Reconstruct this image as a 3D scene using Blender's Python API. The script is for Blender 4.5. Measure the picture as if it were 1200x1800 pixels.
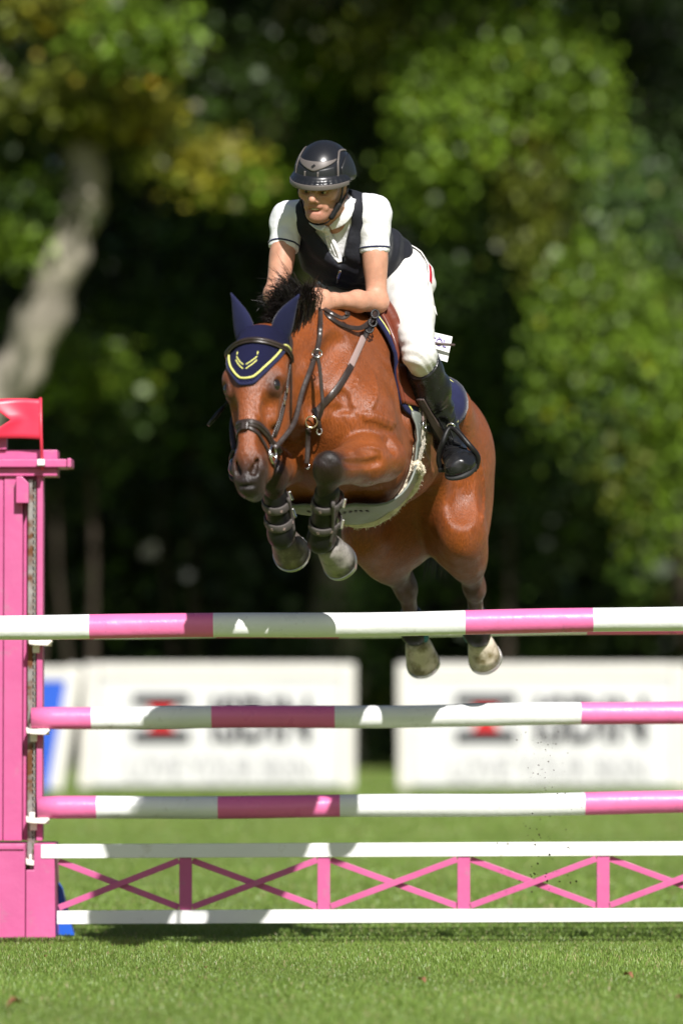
import bpy, bmesh, math, random
import numpy as np
from mathutils import Vector, Matrix, noise as mnoise

for o in list(bpy.data.objects):
    bpy.data.objects.remove(o, do_unlink=True)
SC = bpy.context.scene
COL = SC.collection

# ------------------------------------------------------------------ camera
FPX, CX, CY = 8000.0, 600.0, 900.0          # focal length in units of a 1200x1800 frame
CAM_H, PITCH = 1.01, math.atan(300.0 / 8000.0)
cam_data = bpy.data.cameras.new('camera')
cam = bpy.data.objects.new('camera', cam_data)
COL.objects.link(cam)
cam.location = (0, 0, CAM_H)
cam.rotation_euler = (math.pi / 2 + PITCH, 0, 0)
cam_data.sensor_fit = 'VERTICAL'
cam_data.sensor_height = 36.0
cam_data.sensor_width = 24.0
cam_data.lens = FPX / 1800.0 * 36.0
cam_data.clip_start = 0.1
cam_data.clip_end = 3000
cam_data.dof.use_dof = True
cam_data.dof.focus_distance = 16.6
cam_data.dof.aperture_fstop = 1.5
SC.camera = cam

# ------------------------------------------------------------------ sky and sun
TO_SUN = Vector((0.30, -1.17, 1.0)).normalized()
world = bpy.data.worlds.new('World')
SC.world = world
world.use_nodes = True
wn = world.node_tree
bg = wn.nodes['Background']
sky = wn.nodes.new('ShaderNodeTexSky')
sky.sky_type = 'NISHITA'
sky.sun_disc = False
sky.sun_elevation = math.asin(TO_SUN.z)
sky.sun_rotation = math.atan2(TO_SUN.x, TO_SUN.y)
sky.altitude = 50
sky.dust_density = 1.6
wn.links.new(sky.outputs[0], bg.inputs[0])
bg.inputs[1].default_value = 0.05
sun_data = bpy.data.lights.new('sun', 'SUN')
sun_data.energy = 5.0
sun_data.angle = math.radians(0.53)
sun_data.color = (1.0, 0.965, 0.925)
sun = bpy.data.objects.new('sun', sun_data)
COL.objects.link(sun)
sun.rotation_euler = TO_SUN.to_track_quat('Z', 'Y').to_euler()
sun.location = TO_SUN * 60

SC.view_settings.view_transform = 'Standard'
SC.view_settings.look = 'None'
SC.view_settings.gamma = 1.0
SC.view_settings.exposure = 0.48
SC.view_settings.use_curve_mapping = False
SC.render.engine = 'CYCLES'
SC.cycles.use_denoising = True
SC.cycles.max_bounces = 8
SC.cycles.transparent_max_bounces = 8

# ------------------------------------------------------------------ helpers
def at(px, py, Y):
    """world point on the plane y = Y that the photograph shows at (px, py)"""
    x, y = px - CX, CY - py
    c, s = math.cos(PITCH), math.sin(PITCH)
    d = Vector((x, FPX * c - y * s, FPX * s + y * c))
    return Vector((0, 0, CAM_H)) + d * (Y / d.y)

def tag(o, label=None, cat=None, group=None, kind=None):
    if label: o['label'] = label
    if cat: o['category'] = cat
    if group: o['group'] = group
    if kind: o['kind'] = kind
    return o

def empty(name, loc=(0, 0, 0), rz=0.0):
    o = bpy.data.objects.new(name, None)
    o.empty_display_size = 0.1
    COL.objects.link(o)
    o.location = loc
    o.rotation_euler = (0, 0, rz)
    return o

def link_mesh(name, me, mat=None, parent=None, smooth=True, world_coords=True):
    """one mesh object; vertices are given in world space, the parent may sit anywhere"""
    o = bpy.data.objects.new(name, me)
    COL.objects.link(o)
    if mat is not None:
        for m in (mat if isinstance(mat, (list, tuple)) else [mat]):
            me.materials.append(m)
    if smooth:
        me.polygons.foreach_set('use_smooth', [True] * len(me.polygons))
    if parent is not None:
        o.parent = parent
        if world_coords:
            M = Matrix.Identity(4)
            p = parent
            chain = []
            while p is not None:
                chain.append(p); p = p.parent
            for p in reversed(chain):
                M = M @ p.matrix_parent_inverse @ p.matrix_basis
            o.matrix_parent_inverse = M.inverted()
    return o

def np_mesh(name, verts, faces):
    """verts (n,3) array, faces (m,k) array of equal-size faces"""
    verts = np.asarray(verts, dtype=np.float32); faces = np.asarray(faces, dtype=np.int32)
    me = bpy.data.meshes.new(name)
    me.vertices.add(len(verts)); me.vertices.foreach_set('co', verts.ravel())
    k = faces.shape[1]
    me.loops.add(faces.size); me.loops.foreach_set('vertex_index', faces.ravel())
    me.polygons.add(len(faces))
    me.polygons.foreach_set('loop_start', np.arange(0, faces.size, k, dtype=np.int32))
    me.polygons.foreach_set('loop_total', np.full(len(faces), k, dtype=np.int32))
    me.update(calc_edges=True)
    me.validate()
    return me

def set_point_color(me, name, cols):
    a = me.attributes.new(name, 'FLOAT_COLOR', 'POINT')
    c = np.ones((len(me.vertices), 4), dtype=np.float32)
    c[:, :3] = cols
    a.data.foreach_set('color', c.ravel())

class MB:
    """collects simple solids; build() links them as ONE mesh object"""
    def __init__(self): self.v = []; self.f = []
    def add(self, vs, fs):
        n = len(self.v); self.v += [tuple(v) for v in vs]
        self.f += [tuple(i + n for i in f) for f in fs]; return self
    def box(self, lo, hi, M=None):
        (a, b, c), (d, e, g) = lo, hi
        vs = [Vector(p) for p in ((a,b,c),(d,b,c),(d,e,c),(a,e,c),(a,b,g),(d,b,g),(d,e,g),(a,e,g))]
        if M is not None: vs = [M @ v for v in vs]
        return self.add(vs, [(0,3,2,1),(4,5,6,7),(0,1,5,4),(1,2,6,5),(2,3,7,6),(3,0,4,7)])
    def prism(self, outline, y0, y1, M=None):
        """outline in the (x, z) plane extruded from y0 to y1"""
        n = len(outline)
        vs = [Vector((x, y0, z)) for x, z in outline] + [Vector((x, y1, z)) for x, z in outline]
        if M is not None: vs = [M @ v for v in vs]
        return self.add(vs, [tuple(range(n)), tuple(range(2*n-1, n-1, -1))] +
                        [(i, i+n, (i+1) % n + n, (i+1) % n) for i in range(n)])
    def beam(self, a, b, w, h, up=(0, 0, 1)):
        """box beam from a to b, w wide across, h along up"""
        a, b = Vector(a), Vector(b); d = (b - a); L = d.length; d.normalize()
        s = d.cross(Vector(up)).normalized(); u = s.cross(d).normalized()
        M = Matrix((( d.x, s.x, u.x, a.x),(d.y, s.y, u.y, a.y),(d.z, s.z, u.z, a.z),(0,0,0,1)))
        return self.box((0, -w/2, -h/2), (L, w/2, h/2), M)
    def tube(self, pts, radii, n=10, caps=True, closed=False):
        pts = [Vector(p) for p in pts]
        if not hasattr(radii, '__len__'): radii = [radii] * len(pts)
        m = len(pts); rings = []; prev = None
        for i, p in enumerate(pts):
            if closed: t = pts[(i+1) % m] - pts[i-1]
            else: t = pts[min(i+1, m-1)] - pts[max(i-1, 0)]
            t.normalize()
            if prev is None:
                ref = Vector((0,0,1)) if abs(t.z) < 0.9 else Vector((1,0,0))
                s = t.cross(ref).normalized()
            else:
                s = (prev - t * prev.dot(t)).normalized()
            prev = s; u = t.cross(s)
            rings.append([p + (s * math.cos(2*math.pi*j/n) + u * math.sin(2*math.pi*j/n)) * radii[i] for j in range(n)])
        vs = [v for r in rings for v in r]; fs = []
        for i in range(m if closed else m - 1):
            a, b = i*n, ((i+1) % m)*n
            for j in range(n):
                fs.append((a+j, a+(j+1) % n, b+(j+1) % n, b+j))
        if caps and not closed:
            fs.append(tuple(range(n-1, -1, -1))); fs.append(tuple(range((m-1)*n, m*n)))
        return self.add(vs, fs)
    def strap(self, pts, normals, w, t):
        """flat strap: width w across (tangent x normal), thickness t along the normal"""
        pts = [Vector(p) for p in pts]; m = len(pts); vs = []; fs = []
        if not hasattr(w, '__len__'): w = [w] * m
        for i, p in enumerate(pts):
            tg = (pts[min(i+1, m-1)] - pts[max(i-1, 0)]).normalized()
            nn = Vector(normals[i]); nn = (nn - tg * nn.dot(tg)).normalized(); s = tg.cross(nn)
            h = w[i] / 2
            prof = [(-1, 0), (-1, .7), (-.8, 1), (.8, 1), (1, .7), (1, 0)]
            vs += [p + s * (h * a) + nn * (t * b) for a, b in prof]
        for i in range(m - 1):
            a, b = i*6, (i+1)*6
            for j in range(6): fs.append((a+j, a+(j+1) % 6, b+(j+1) % 6, b+j))
        fs.append((5,4,3,2,1,0)); fs.append(tuple(range((m-1)*6, m*6)))
        return self.add(vs, fs)
    def build(self, name, mat, parent=None, smooth=False, bevel=0.0, recalc=True):
        me = bpy.data.meshes.new(name)
        bm = bmesh.new()
        vv = [bm.verts.new(v) for v in self.v]
        for f in self.f:
            try: bm.faces.new([vv[i] for i in f])
            except ValueError: pass
        if bevel > 0:
            bmesh.ops.remove_doubles(bm, verts=bm.verts, dist=1e-5)
            es = [e for e in bm.edges if len(e.link_faces) == 2 and e.calc_face_angle(0) > 0.5]
            bmesh.ops.bevel(bm, geom=es, offset=bevel, segments=2, affect='EDGES', profile=0.6, clamp_overlap=True)
        if recalc: bmesh.ops.recalc_face_normals(bm, faces=bm.faces)
        bm.to_mesh(me); bm.free()
        return link_mesh(name, me, mat, parent, smooth)

def catmull(pts, n=8, closed=False):
    P = [Vector(p) for p in pts]; out = []; m = len(P)
    rng = range(m if closed else m - 1)
    for i in rng:
        if closed: p0, p1, p2, p3 = P[i-1], P[i], P[(i+1) % m], P[(i+2) % m]
        else: p0, p1, p2, p3 = P[max(i-1,0)], P[i], P[i+1], P[min(i+2, m-1)]
        for k in range(n):
            t = k / n
            out.append(0.5 * ((2*p1) + (p2-p0)*t + (2*p0-5*p1+4*p2-p3)*t*t + (3*p1-p0-3*p2+p3)*t**3))
    if not closed: out.append(P[-1])
    return out

def copy_tree(o, parent=None):
    c = o.copy(); COL.objects.link(c); c.parent = parent
    for ch in list(o.children): copy_tree(ch, c)
    return c

# ------------------------------------------------------------------ materials
def mat(name, color, rough=0.5, spec=0.5, metal=0.0, var=0.12, vscale=12.0, bump=0.0, bscale=60.0, attr=None,
        dirt=None, sheen=0.0, coat=0.0, sss=0.0, bdist=0.004, detail=4.0, rvar=0.0, coords='Object'):
    m = bpy.data.materials.new(name); m.use_nodes = True
    nt = m.node_tree; b = nt.nodes['Principled BSDF']; N = nt.nodes.new; L = nt.links.new
    tc = N('ShaderNodeTexCoord'); vec = tc.outputs[coords]
    if attr:
        a = N('ShaderNodeAttribute'); a.attribute_name = attr; base = a.outputs['Color']
    else:
        r = N('ShaderNodeRGB'); r.outputs[0].default_value = (*color, 1); base = r.outputs[0]
    if var > 0:
        nz = N('ShaderNodeTexNoise'); nz.inputs['Scale'].default_value = vscale; nz.inputs['Detail'].default_value = detail
        L(vec, nz.inputs['Vector'])
        mr = N('ShaderNodeMapRange'); mr.inputs['From Min'].default_value = 0.25; mr.inputs['From Max'].default_value = 0.75
        mr.inputs['To Min'].default_value = 1 - var; mr.inputs['To Max'].default_value = 1 + var
        L(nz.outputs['Fac'], mr.inputs['Value'])
        hs = N('ShaderNodeHueSaturation'); L(mr.outputs[0], hs.inputs['Value']); L(base, hs.inputs['Color'])
        base = hs.outputs[0]
        if rvar > 0:
            rr = N('ShaderNodeMapRange'); rr.inputs['From Min'].default_value = .3; rr.inputs['From Max'].default_value = .7
            rr.inputs['To Min'].default_value = max(rough - rvar, .02); rr.inputs['To Max'].default_value = min(rough + rvar, 1)
            n3 = N('ShaderNodeTexNoise'); n3.inputs['Scale'].default_value = vscale * 2.3; n3.inputs['Detail'].default_value = 5
            L(vec, n3.inputs['Vector']); L(n3.outputs['Fac'], rr.inputs['Value']); L(rr.outputs[0], b.inputs['Roughness'])
    if dirt:
        dcol, dscale, lo, hi = dirt
        nz = N('ShaderNodeTexNoise'); nz.inputs['Scale'].default_value = dscale; nz.inputs['Detail'].default_value = 8
        nz.inputs['Roughness'].default_value = 0.65
        L(vec, nz.inputs['Vector'])
        mr = N('ShaderNodeMapRange'); mr.inputs['From Min'].default_value = lo; mr.inputs['From Max'].default_value = hi
        L(nz.outputs['Fac'], mr.inputs['Value'])
        mx = N('ShaderNodeMix'); mx.data_type = 'RGBA'; L(mr.outputs[0], mx.inputs['Factor'])
        L(base, mx.inputs['A']); mx.inputs['B'].default_value = (*dcol, 1); base = mx.outputs['Result']
    L(base, b.inputs['Base Color'])
    if not rvar: b.inputs['Roughness'].default_value = rough
    b.inputs['Specular IOR Level'].default_value = spec
    b.inputs['Metallic'].default_value = metal
    if sheen:
        b.inputs['Sheen Weight'].default_value = sheen; b.inputs['Sheen Roughness'].default_value = 0.4
    if coat:
        b.inputs['Coat Weight'].default_value = coat; b.inputs['Coat Roughness'].default_value = 0.15
    if sss:
        b.inputs['Subsurface Weight'].default_value = sss
        b.inputs['Subsurface Radius'].default_value = (0.012, 0.005, 0.003); b.inputs['Subsurface Scale'].default_value = 0.5
    if bump > 0:
        nz = N('ShaderNodeTexNoise'); nz.inputs['Scale'].default_value = bscale; nz.inputs['Detail'].default_value = 6
        L(vec, nz.inputs['Vector'])
        bp = N('ShaderNodeBump'); bp.inputs['Strength'].default_value = bump; bp.inputs['Distance'].default_value = bdist
        L(nz.outputs['Fac'], bp.inputs['Height']); L(bp.outputs[0], b.inputs['Normal'])
    return m

PINK = (0.52, 0.098, 0.255); WHITE = (0.80, 0.80, 0.78)
M_pink = mat('pink_paint', PINK, 0.42, 0.45, var=0.10, vscale=3.5, bump=0.35, bscale=35, dirt=((0.42, 0.15, 0.25), 11, 0.57, 0.72), rvar=.14)
M_white = mat('white_paint', WHITE, 0.45, 0.4, var=0.04, vscale=6, bump=0.12, bscale=45, dirt=((0.55, 0.52, 0.45), 11, 0.60, 0.78), rvar=.1)
# ------------------------------------------------------------------ lawn
RNG = np.random.default_rng(7)
random.seed(7)

def lawn_material():
    m = bpy.data.materials.new('lawn_soil_and_grass'); m.use_nodes = True
    nt = m.node_tree; b = nt.nodes['Principled BSDF']; N = nt.nodes.new; L = nt.links.new
    tc = N('ShaderNodeTexCoord')
    cols = []
    for sc, c0, c1 in ((1.3, (.140, .195, .042), (.180, .24, .058)), (30, (.125, .18, .040), (.21, .27, .075))):
        nz = N('ShaderNodeTexNoise'); nz.inputs['Scale'].default_value = sc; nz.inputs['Detail'].default_value = 6
        L(tc.outputs['Object'], nz.inputs['Vector'])
        cr = N('ShaderNodeValToRGB'); cr.color_ramp.elements[0].position = .35; cr.color_ramp.elements[1].position = .65
        cr.color_ramp.elements[0].color = (*c0, 1); cr.color_ramp.elements[1].color = (*c1, 1)
        L(nz.outputs['Fac'], cr.inputs[0]); cols.append(cr.outputs[0])
    mx = N('ShaderNodeMix'); mx.data_type = 'RGBA'; mx.inputs['Factor'].default_value = .5
    L(cols[0], mx.inputs['A']); L(cols[1], mx.inputs['B'])
    L(mx.outputs['Result'], b.inputs['Base Color'])
    b.inputs['Roughness'].default_value = .9; b.inputs['Specular IOR Level'].default_value = .1
    bp = N('ShaderNodeBump'); bp.inputs['Distance'].default_value = .03; bp.inputs['Strength'].default_value = .6
    nz = N('ShaderNodeTexNoise'); nz.inputs['Scale'].default_value = 45; nz.inputs['Detail'].default_value = 4
    L(tc.outputs['Object'], nz.inputs['Vector']); L(nz.outputs['Fac'], bp.inputs['Height']); L(bp.outputs[0], b.inputs['Normal'])
    return m

me = np_mesh('ground', [(-900, -300, 0), (900, -300, 0), (900, 1600, 0), (-900, 1600, 0)], [(0, 1, 2, 3)])
ground = link_mesh('ground', me, lawn_material(), smooth=False)
tag(ground, 'flat mown green lawn of the jumping arena', 'lawn', kind='structure')

def leaf_material(name, rough=.45, trans=.35, spec=.5):
    m = bpy.data.materials.new(name); m.use_nodes = True
    nt = m.node_tree; b = nt.nodes['Principled BSDF']; N = nt.nodes.new; L = nt.links.new
    a = N('ShaderNodeAttribute'); a.attribute_name = 'leaf_color'
    L(a.outputs['Color'], b.inputs['Base Color'])
    b.inputs['Roughness'].default_value = rough; b.inputs['Specular IOR Level'].default_value = spec
    t = N('ShaderNodeBsdfTranslucent')
    hs = N('ShaderNodeHueSaturation'); hs.inputs['Hue'].default_value = .485; hs.inputs['Value'].default_value = 1.3
    L(a.outputs['Color'], hs.inputs['Color']); L(hs.outputs[0], t.inputs['Color'])
    mx = N('ShaderNodeMixShader'); mx.inputs[0].default_value = trans
    L(b.outputs[0], mx.inputs[1]); L(t.outputs[0], mx.inputs[2])
    L(mx.outputs[0], nt.nodes['Material Output'].inputs['Surface'])
    return m
M_grass = leaf_material('grass_blade', .42, .30, .4)
M_leaf = leaf_material('tree_leaf', .45, .22, .32)

def blades(n, x0, x1, y0, y1, hmin, hmax, w):
    # patchy density and height from a few sine fields, so the turf is uneven
    x = RNG.uniform(x0, x1, n); y = RNG.uniform(y0, y1, n)
    fld = (np.sin(x * 2.1 + 1.3 * np.sin(y * 1.1)) + np.sin(y * 2.7 + 1.7 * np.sin(x * .9)) + np.sin(x * 6.1 + y * 4.3) * .6) / 2.6
    h = RNG.uniform(hmin, hmax, n) * (1 + .28 * fld)
    ang = RNG.uniform(0, 2 * np.pi, n); lean = RNG.uniform(.1, .9, n) * h
    dx, dy = np.cos(ang), np.sin(ang)
    tw = RNG.uniform(-.8, .8, n); sx, sy = -np.sin(ang + tw), np.cos(ang + tw)
    ww = w * RNG.uniform(.6, 1.3, n)
    V = np.zeros((n, 5, 3), np.float32)
    for k, (t, wf) in enumerate(((0, 1), (.55, .75))):
        cxx = x + dx * lean * t * t; cyy = y + dy * lean * t * t; cz = h * t - .004 * (t == 0)
        V[:, 2*k, 0] = cxx - sx * ww * wf / 2; V[:, 2*k, 1] = cyy - sy * ww * wf / 2; V[:, 2*k, 2] = cz
        V[:, 2*k+1, 0] = cxx + sx * ww * wf / 2; V[:, 2*k+1, 1] = cyy + sy * ww * wf / 2; V[:, 2*k+1, 2] = cz
    V[:, 4, 0] = x + dx * lean; V[:, 4, 1] = y + dy * lean; V[:, 4, 2] = h * .92
    base = np.arange(n)[:, None] * 5
    F = np.concatenate([base + np.array([[0, 1, 3]]), base + np.array([[0, 3, 2]]), base + np.array([[2, 3, 4]])], 0)
    g = RNG.random(n)[:, None]
    c = np.array([[.128, .220, .034]]) * (1 - g) + np.array([[.225, .318, .072]]) * g
    dry = (RNG.random(n) < .05 + .05 * (fld > .7))[:, None]
    c = np.where(dry, np.array([[.36, .31, .16]]), c) * (1 + .16 * fld[:, None])
    return V.reshape(-1, 3), F, np.repeat(c, 5, 0)

parts = [blades(210000, -1.75, 1.75, 12.6, 19.2, .008, .022, .0034),
         blades(70000, -2.6, 2.6, 19.2, 30, .012, .026, .008),
         blades(40000, -3.8, 3.8, 30, 50, .012, .03, .014)]
off = 0; VV = []; FF = []; CC = []
for v, f, c in parts:
    VV.append(v); FF.append(f + off); CC.append(c); off += len(v)
me = np_mesh('grass', np.concatenate(VV), np.concatenate(FF))
set_point_color(me, 'leaf_color', np.concatenate(CC))
grass = link_mesh('grass', me, M_grass)
tag(grass, 'short sunlit green grass blades of the lawn', 'grass', kind='stuff')

# ------------------------------------------------------------------ trees
M_bark = mat('grey_bark', (.29, .26, .21), .9, .1, var=.6, vscale=5, bump=1.0, bscale=9, bdist=.05, dirt=((.075, .075, .05), 5.5, .50, .62), coords='Generated')
M_bark2 = mat('brown_bark', (.055, .042, .032), .9, .1, var=.4, vscale=4, bump=1.0, bscale=9, bdist=.05, coords='Generated')

def leaf_cloud(clumps, size, pal, droop=0.0):
    """clumps: (centre xyz, radii xyz, count, palette index); many small leaf faces through each volume"""
    Vs = []; Cs = []
    for c, r, n, ci in clumps:
        n = int(n)
        # sprigs inside the clump, leaves round each sprig
        ns = max(n // 14, 3)
        d = RNG.normal(size=(ns, 3)); d /= np.linalg.norm(d, axis=1)[:, None]
        s = d * (RNG.random((ns, 1)) ** .45) * np.array(r) + np.array(c)
        k = RNG.integers(0, ns, n)
        p = s[k] + RNG.normal(size=(n, 3)) * size * np.array([1.5, 1.5, 1.1 + droop * 2.2])
        ax = RNG.normal(size=(n, 3)); ax[:, 2] = ax[:, 2] * .6 - .35 - droop * 1.6
        ax /= np.linalg.norm(ax, axis=1)[:, None]
        nn = RNG.normal(size=(n, 3)) * .75 + np.array([.18, -.6, .65]); sd = np.cross(ax, nn); sd /= np.linalg.norm(sd, axis=1)[:, None] + 1e-6
        nn = np.cross(sd, ax)
        L = size * RNG.uniform(.6, 1.35, (n, 1)); W = L * RNG.uniform(.32, .5, (n, 1))
        q = np.stack([p, p + ax * L * .5 + sd * W + nn * L * .07, p + ax * L, p + ax * L * .5 - sd * W + nn * L * .07], 1)
        Vs.append(q.reshape(-1, 3))
        tone = (.42 + 1.35 * RNG.random((ns, 1)) ** 1.6)[k]  # wide per-sprig brightness paints sunny highlights into the leaf colour
        base = np.array(pal[ci])[None] * tone * RNG.uniform(.8, 1.2, (n, 1))
        yel = RNG.random((n, 1)) < .03
        base = np.where(yel, base * np.array([[1.7, 1.15, .6]]), base)
        Cs.append(np.repeat(base, 4, 0))
    V = np.concatenate(Vs); F = np.arange(len(V)).reshape(-1, 4)
    return V, F, np.concatenate(Cs)

def limb_tube(mb, pts, r0, r1, n=10):
    P = catmull(pts, 5); m = len(P); R = []
    for i, p in enumerate(P):
        t = i / (m - 1)
        R.append((r0 * (1 - t) + r1 * t) * (1 + .12 * math.sin(i * 1.9 + r0 * 30) + .07 * math.sin(i * 4.3)))
        P[i] = p + Vector((math.sin(i * 2.3 + r0 * 11), math.cos(i * 1.7 + r0 * 7), 0)) * R[-1] * .12
    mb.tube(P, R, n)

def tree(name, label, base, trunk, limbs, clumps, size, pal, bark, droop=0.0, group=None, cat='tree', high=None):
    root = empty(name, base)
    mb = MB(); limb_tube(mb, *trunk, n=14); mb.build('trunk', bark, root, smooth=True)
    for l in limbs:
        mb = MB(); limb_tube(mb, *l, n=9); mb.build('limb', bark, root, smooth=True)
    if high or droop > .8:      # near crowns: finer, denser leaves
        clumps = [(c, r, n * 1.9, ci) for c, r, n, ci in clumps]; size *= .72
    V, F, C = leaf_cloud(clumps, size, pal, droop)
    if high:      # unseen upper crown, added to shade the wood behind
        V2, F2, C2 = leaf_cloud(high, .34, pal, 0); F = np.concatenate([F, F2 + len(V)]); V = np.concatenate([V, V2]); C = np.concatenate([C, C2])
    me = np_mesh('crown', V, F); set_point_color(me, 'leaf_color', C)
    link_mesh('crown', me, M_leaf, root, smooth=False)
    tag(root, label, cat, group)
    return root

G_DK = (.016, .030, .006); G_MD = (.030, .057, .008); G_BR = (.112, .185, .014); G_OL = (.110, .132, .014); G_YE = (.215, .205, .018); G_BL = (.050, .094, .020)
PAL = [G_DK, G_MD, G_BR, G_OL, G_YE, G_BL]

def clump(px, py, Y, rx, rz, n, ci, ry=None):
    s = Y / FPX
    c = at(px, py, Y)
    return ((c.x, c.y, c.z), (rx * s, (ry or rx * s * .8), rz * s), n, ci)

# the grey leaning tree at the left, with olive and yellow leaves
def gp(px, Y): return Vector(((px - CX) / FPX * Y, Y, 0))
Yl = 47.2
tree('leaning_tree', 'grey leaning tree with a bent pale trunk and olive yellow leaves, left of the rider', gp(-150, Yl),
     ([gp(-160, Yl), at(-60, 800, Yl), at(40, 640, Yl), at(105, 470, Yl - .3), at(150, 330, Yl - .4), at(135, 235, Yl - .2), at(95, 120, Yl), at(60, -60, Yl), at(20, -260, Yl)], .29, .16),
     [([at(140, 250, Yl - .3), at(60, 200, Yl + .4), at(-30, 90, Yl + .8)], .13, .05),
      ([at(118, 190, Yl), at(170, 120, Yl + .3), at(200, 20, Yl + .4), at(215, -100, Yl)], .09, .04)],
     [clump(380, 298, Yl - .9, 58, 36, 520, 4), clump(300, 272, Yl - .7, 70, 22, 420, 3), clump(410, 320, Yl - .9, 40, 26, 260, 2),
      clump(110, 175, Yl - .8, 130, 40, 1100, 3), clump(220, 190, Yl - .8, 70, 40, 560, 4), clump(60, 205, Yl - .6, 60, 40, 400, 1),
      clump(210, 95, Yl - .6, 90, 40, 700, 3), clump(120, 25, Yl - .7, 110, 45, 900, 3), clump(230, 60, Yl - 2, 80, 50, 500, 2), clump(90, 15, Yl - .8, 60, 25, 250, 4),
      clump(30, 360, Yl - .4, 100, 60, 800, 1), clump(10, 420, Yl - .5, 60, 30, 350, 2), clump(60, 330, Yl - .3, 70, 30, 260, 2),
      clump(250, 130, Yl + 1.5, 260, 140, 2200, 1), clump(-60, 250, Yl, 120, 200, 1200, 1), clump(200, -150, Yl + 2.5, 330, 120, 9000, 1, 2.6), clump(-50, -260, Yl + 3, 330, 110, 8000, 1, 3.2)],  # last two clumps sit above the frame, added to shade the wood
     .15, PAL, M_bark, high=[((-4.0 + RNG.uniform(-2.2, 2.2), 53.5 + RNG.uniform(-1.5, 2.5), z), (1.9, 1.7, 1.0), 330, 1) for z in np.linspace(10.6, 21, 22)])

# tree with a pale forked limb at the top centre
Yc = 54.0
tree('forked_tree', 'tree with pale forked limbs high above the helmet, leafy green crown', gp(560, Yc + 1),
     ([gp(600, Yc + 3), at(590, 900, Yc + 3), at(560, 600, Yc + 2), at(500, 330, Yc + 1), at(475, 160, Yc), at(520, 40, Yc - .6), at(555, -120, Yc - 1)], .30, .22),
     [([at(475, 160, Yc), at(420, 120, Yc - .4), at(350, 60, Yc - .8), at(310, -30, Yc - 1), at(290, -150, Yc - 1)], .20, .10),
      ([at(460, 230, Yc), at(400, 170, Yc + .2), at(330, 110, Yc + .4)], .10, .05),
      ([at(500, 330, Yc + 1), at(620, 180, Yc), at(700, 70, Yc - 1), at(800, 40, Yc - 1.5)], .10, .05)],
     [clump(560, 100, Yc - 3.5, 70, 60, 600, 2), clump(600, 60, Yc - 3, 90, 60, 700, 1), clump(620, 150, Yc - 2.5, 90, 70, 700, 1), clump(575, 200, Yc - 3, 50, 50, 380, 5),
      clump(430, 150, Yc - 1.6, 60, 60, 330, 3), clump(350, 210, Yc + 1.5, 150, 120, 1400, 0), clump(470, 330, Yc - 1.0, 110, 70, 900, 1), clump(560, 330, Yc + 1, 180, 120, 1400, 0), clump(500, 310, Yc - 2.6, 50, 40, 300, 2),
      clump(420, 30, Yc + 1, 140, 60, 900, 1), clump(450, -170, Yc - 4, 330, 110, 9000, 1, 3.5)],  # last clump is unseen overhead canopy, added for shade behind it
     .15, PAL, M_bark, high=[((-0.3 + RNG.uniform(-2.2, 2.2), 53 + RNG.uniform(-1.5, 2.5), z), (1.9, 1.7, 1.0), 330, 1) for z in np.linspace(10.6, 21, 22)])

# drooping tree at the upper right
Yr = 50.0
tree('drooping_tree', 'tall tree with bright drooping green sprays upper right of the rider', gp(1200, Yr + 6),
     ([gp(1230, Yr + 6), at(1200, 900, Yr + 6), at(1060, 500, Yr + 4), at(880, 200, Yr + 2), at(840, 60, Yr + 1.5), at(790, -60, Yr + 1), at(760, -200, Yr + 1)], .24, .14),
     [([at(880, 200, Yr + 2), at(960, 120, Yr), at(1040, 90, Yr - 1)], .10, .04), ([at(900, 330, Yr + 2.4), at(820, 240, Yr), at(740, 220, Yr - 1.5)], .09, .04),
      ([at(790, -60, Yr + 1), at(700, 60, Yr), at(640, 60, Yr - 1)], .08, .04)],
     [clump(880, 110, Yr - 2.6, 130, 60, 1500, 2), clump(800, 210, Yr - 2.8, 90, 60, 900, 2), clump(990, 150, Yr - 2.4, 90, 70, 900, 2), clump(1030, 230, Yr - 2.6, 50, 80, 600, 2),
      clump(760, 300, Yr - 2.4, 55, 60, 500, 2), clump(780, 390, Yr - 2.0, 55, 60, 420, 1), clump(940, 300, Yr - 2.5, 60, 90, 700, 3), clump(950, 400, Yr - 2.5, 35, 60, 300, 3),
      clump(830, 340, Yr + .5, 110, 80, 800, 1), clump(700, 240, Yr + .5, 90, 90, 500, 0), clump(690, 60, Yr - 2, 90, 50, 700, 3), clump(760, 130, Yr - 2.2, 80, 50, 500, 2),
      clump(900, 220, Yr + .5, 190, 120, 2000, 0), clump(1100, 60, Yr + 2, 140, 120, 1500, 0), clump(870, -160, Yr - 2.2, 330, 120, 10000, 1, 2.6), clump(1200, -190, Yr - 1.5, 300, 130, 9000, 1, 2.6)],  # last two clumps are out of view, added as a shading canopy
     .13, PAL, M_bark2, droop=.7, high=[((3.0 + RNG.uniform(-2.2, 2.2), 52 + RNG.uniform(-1.5, 2.5), z), (1.9, 1.7, 1.0), 330, 1) for z in np.linspace(10.6, 21, 22)])

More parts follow.
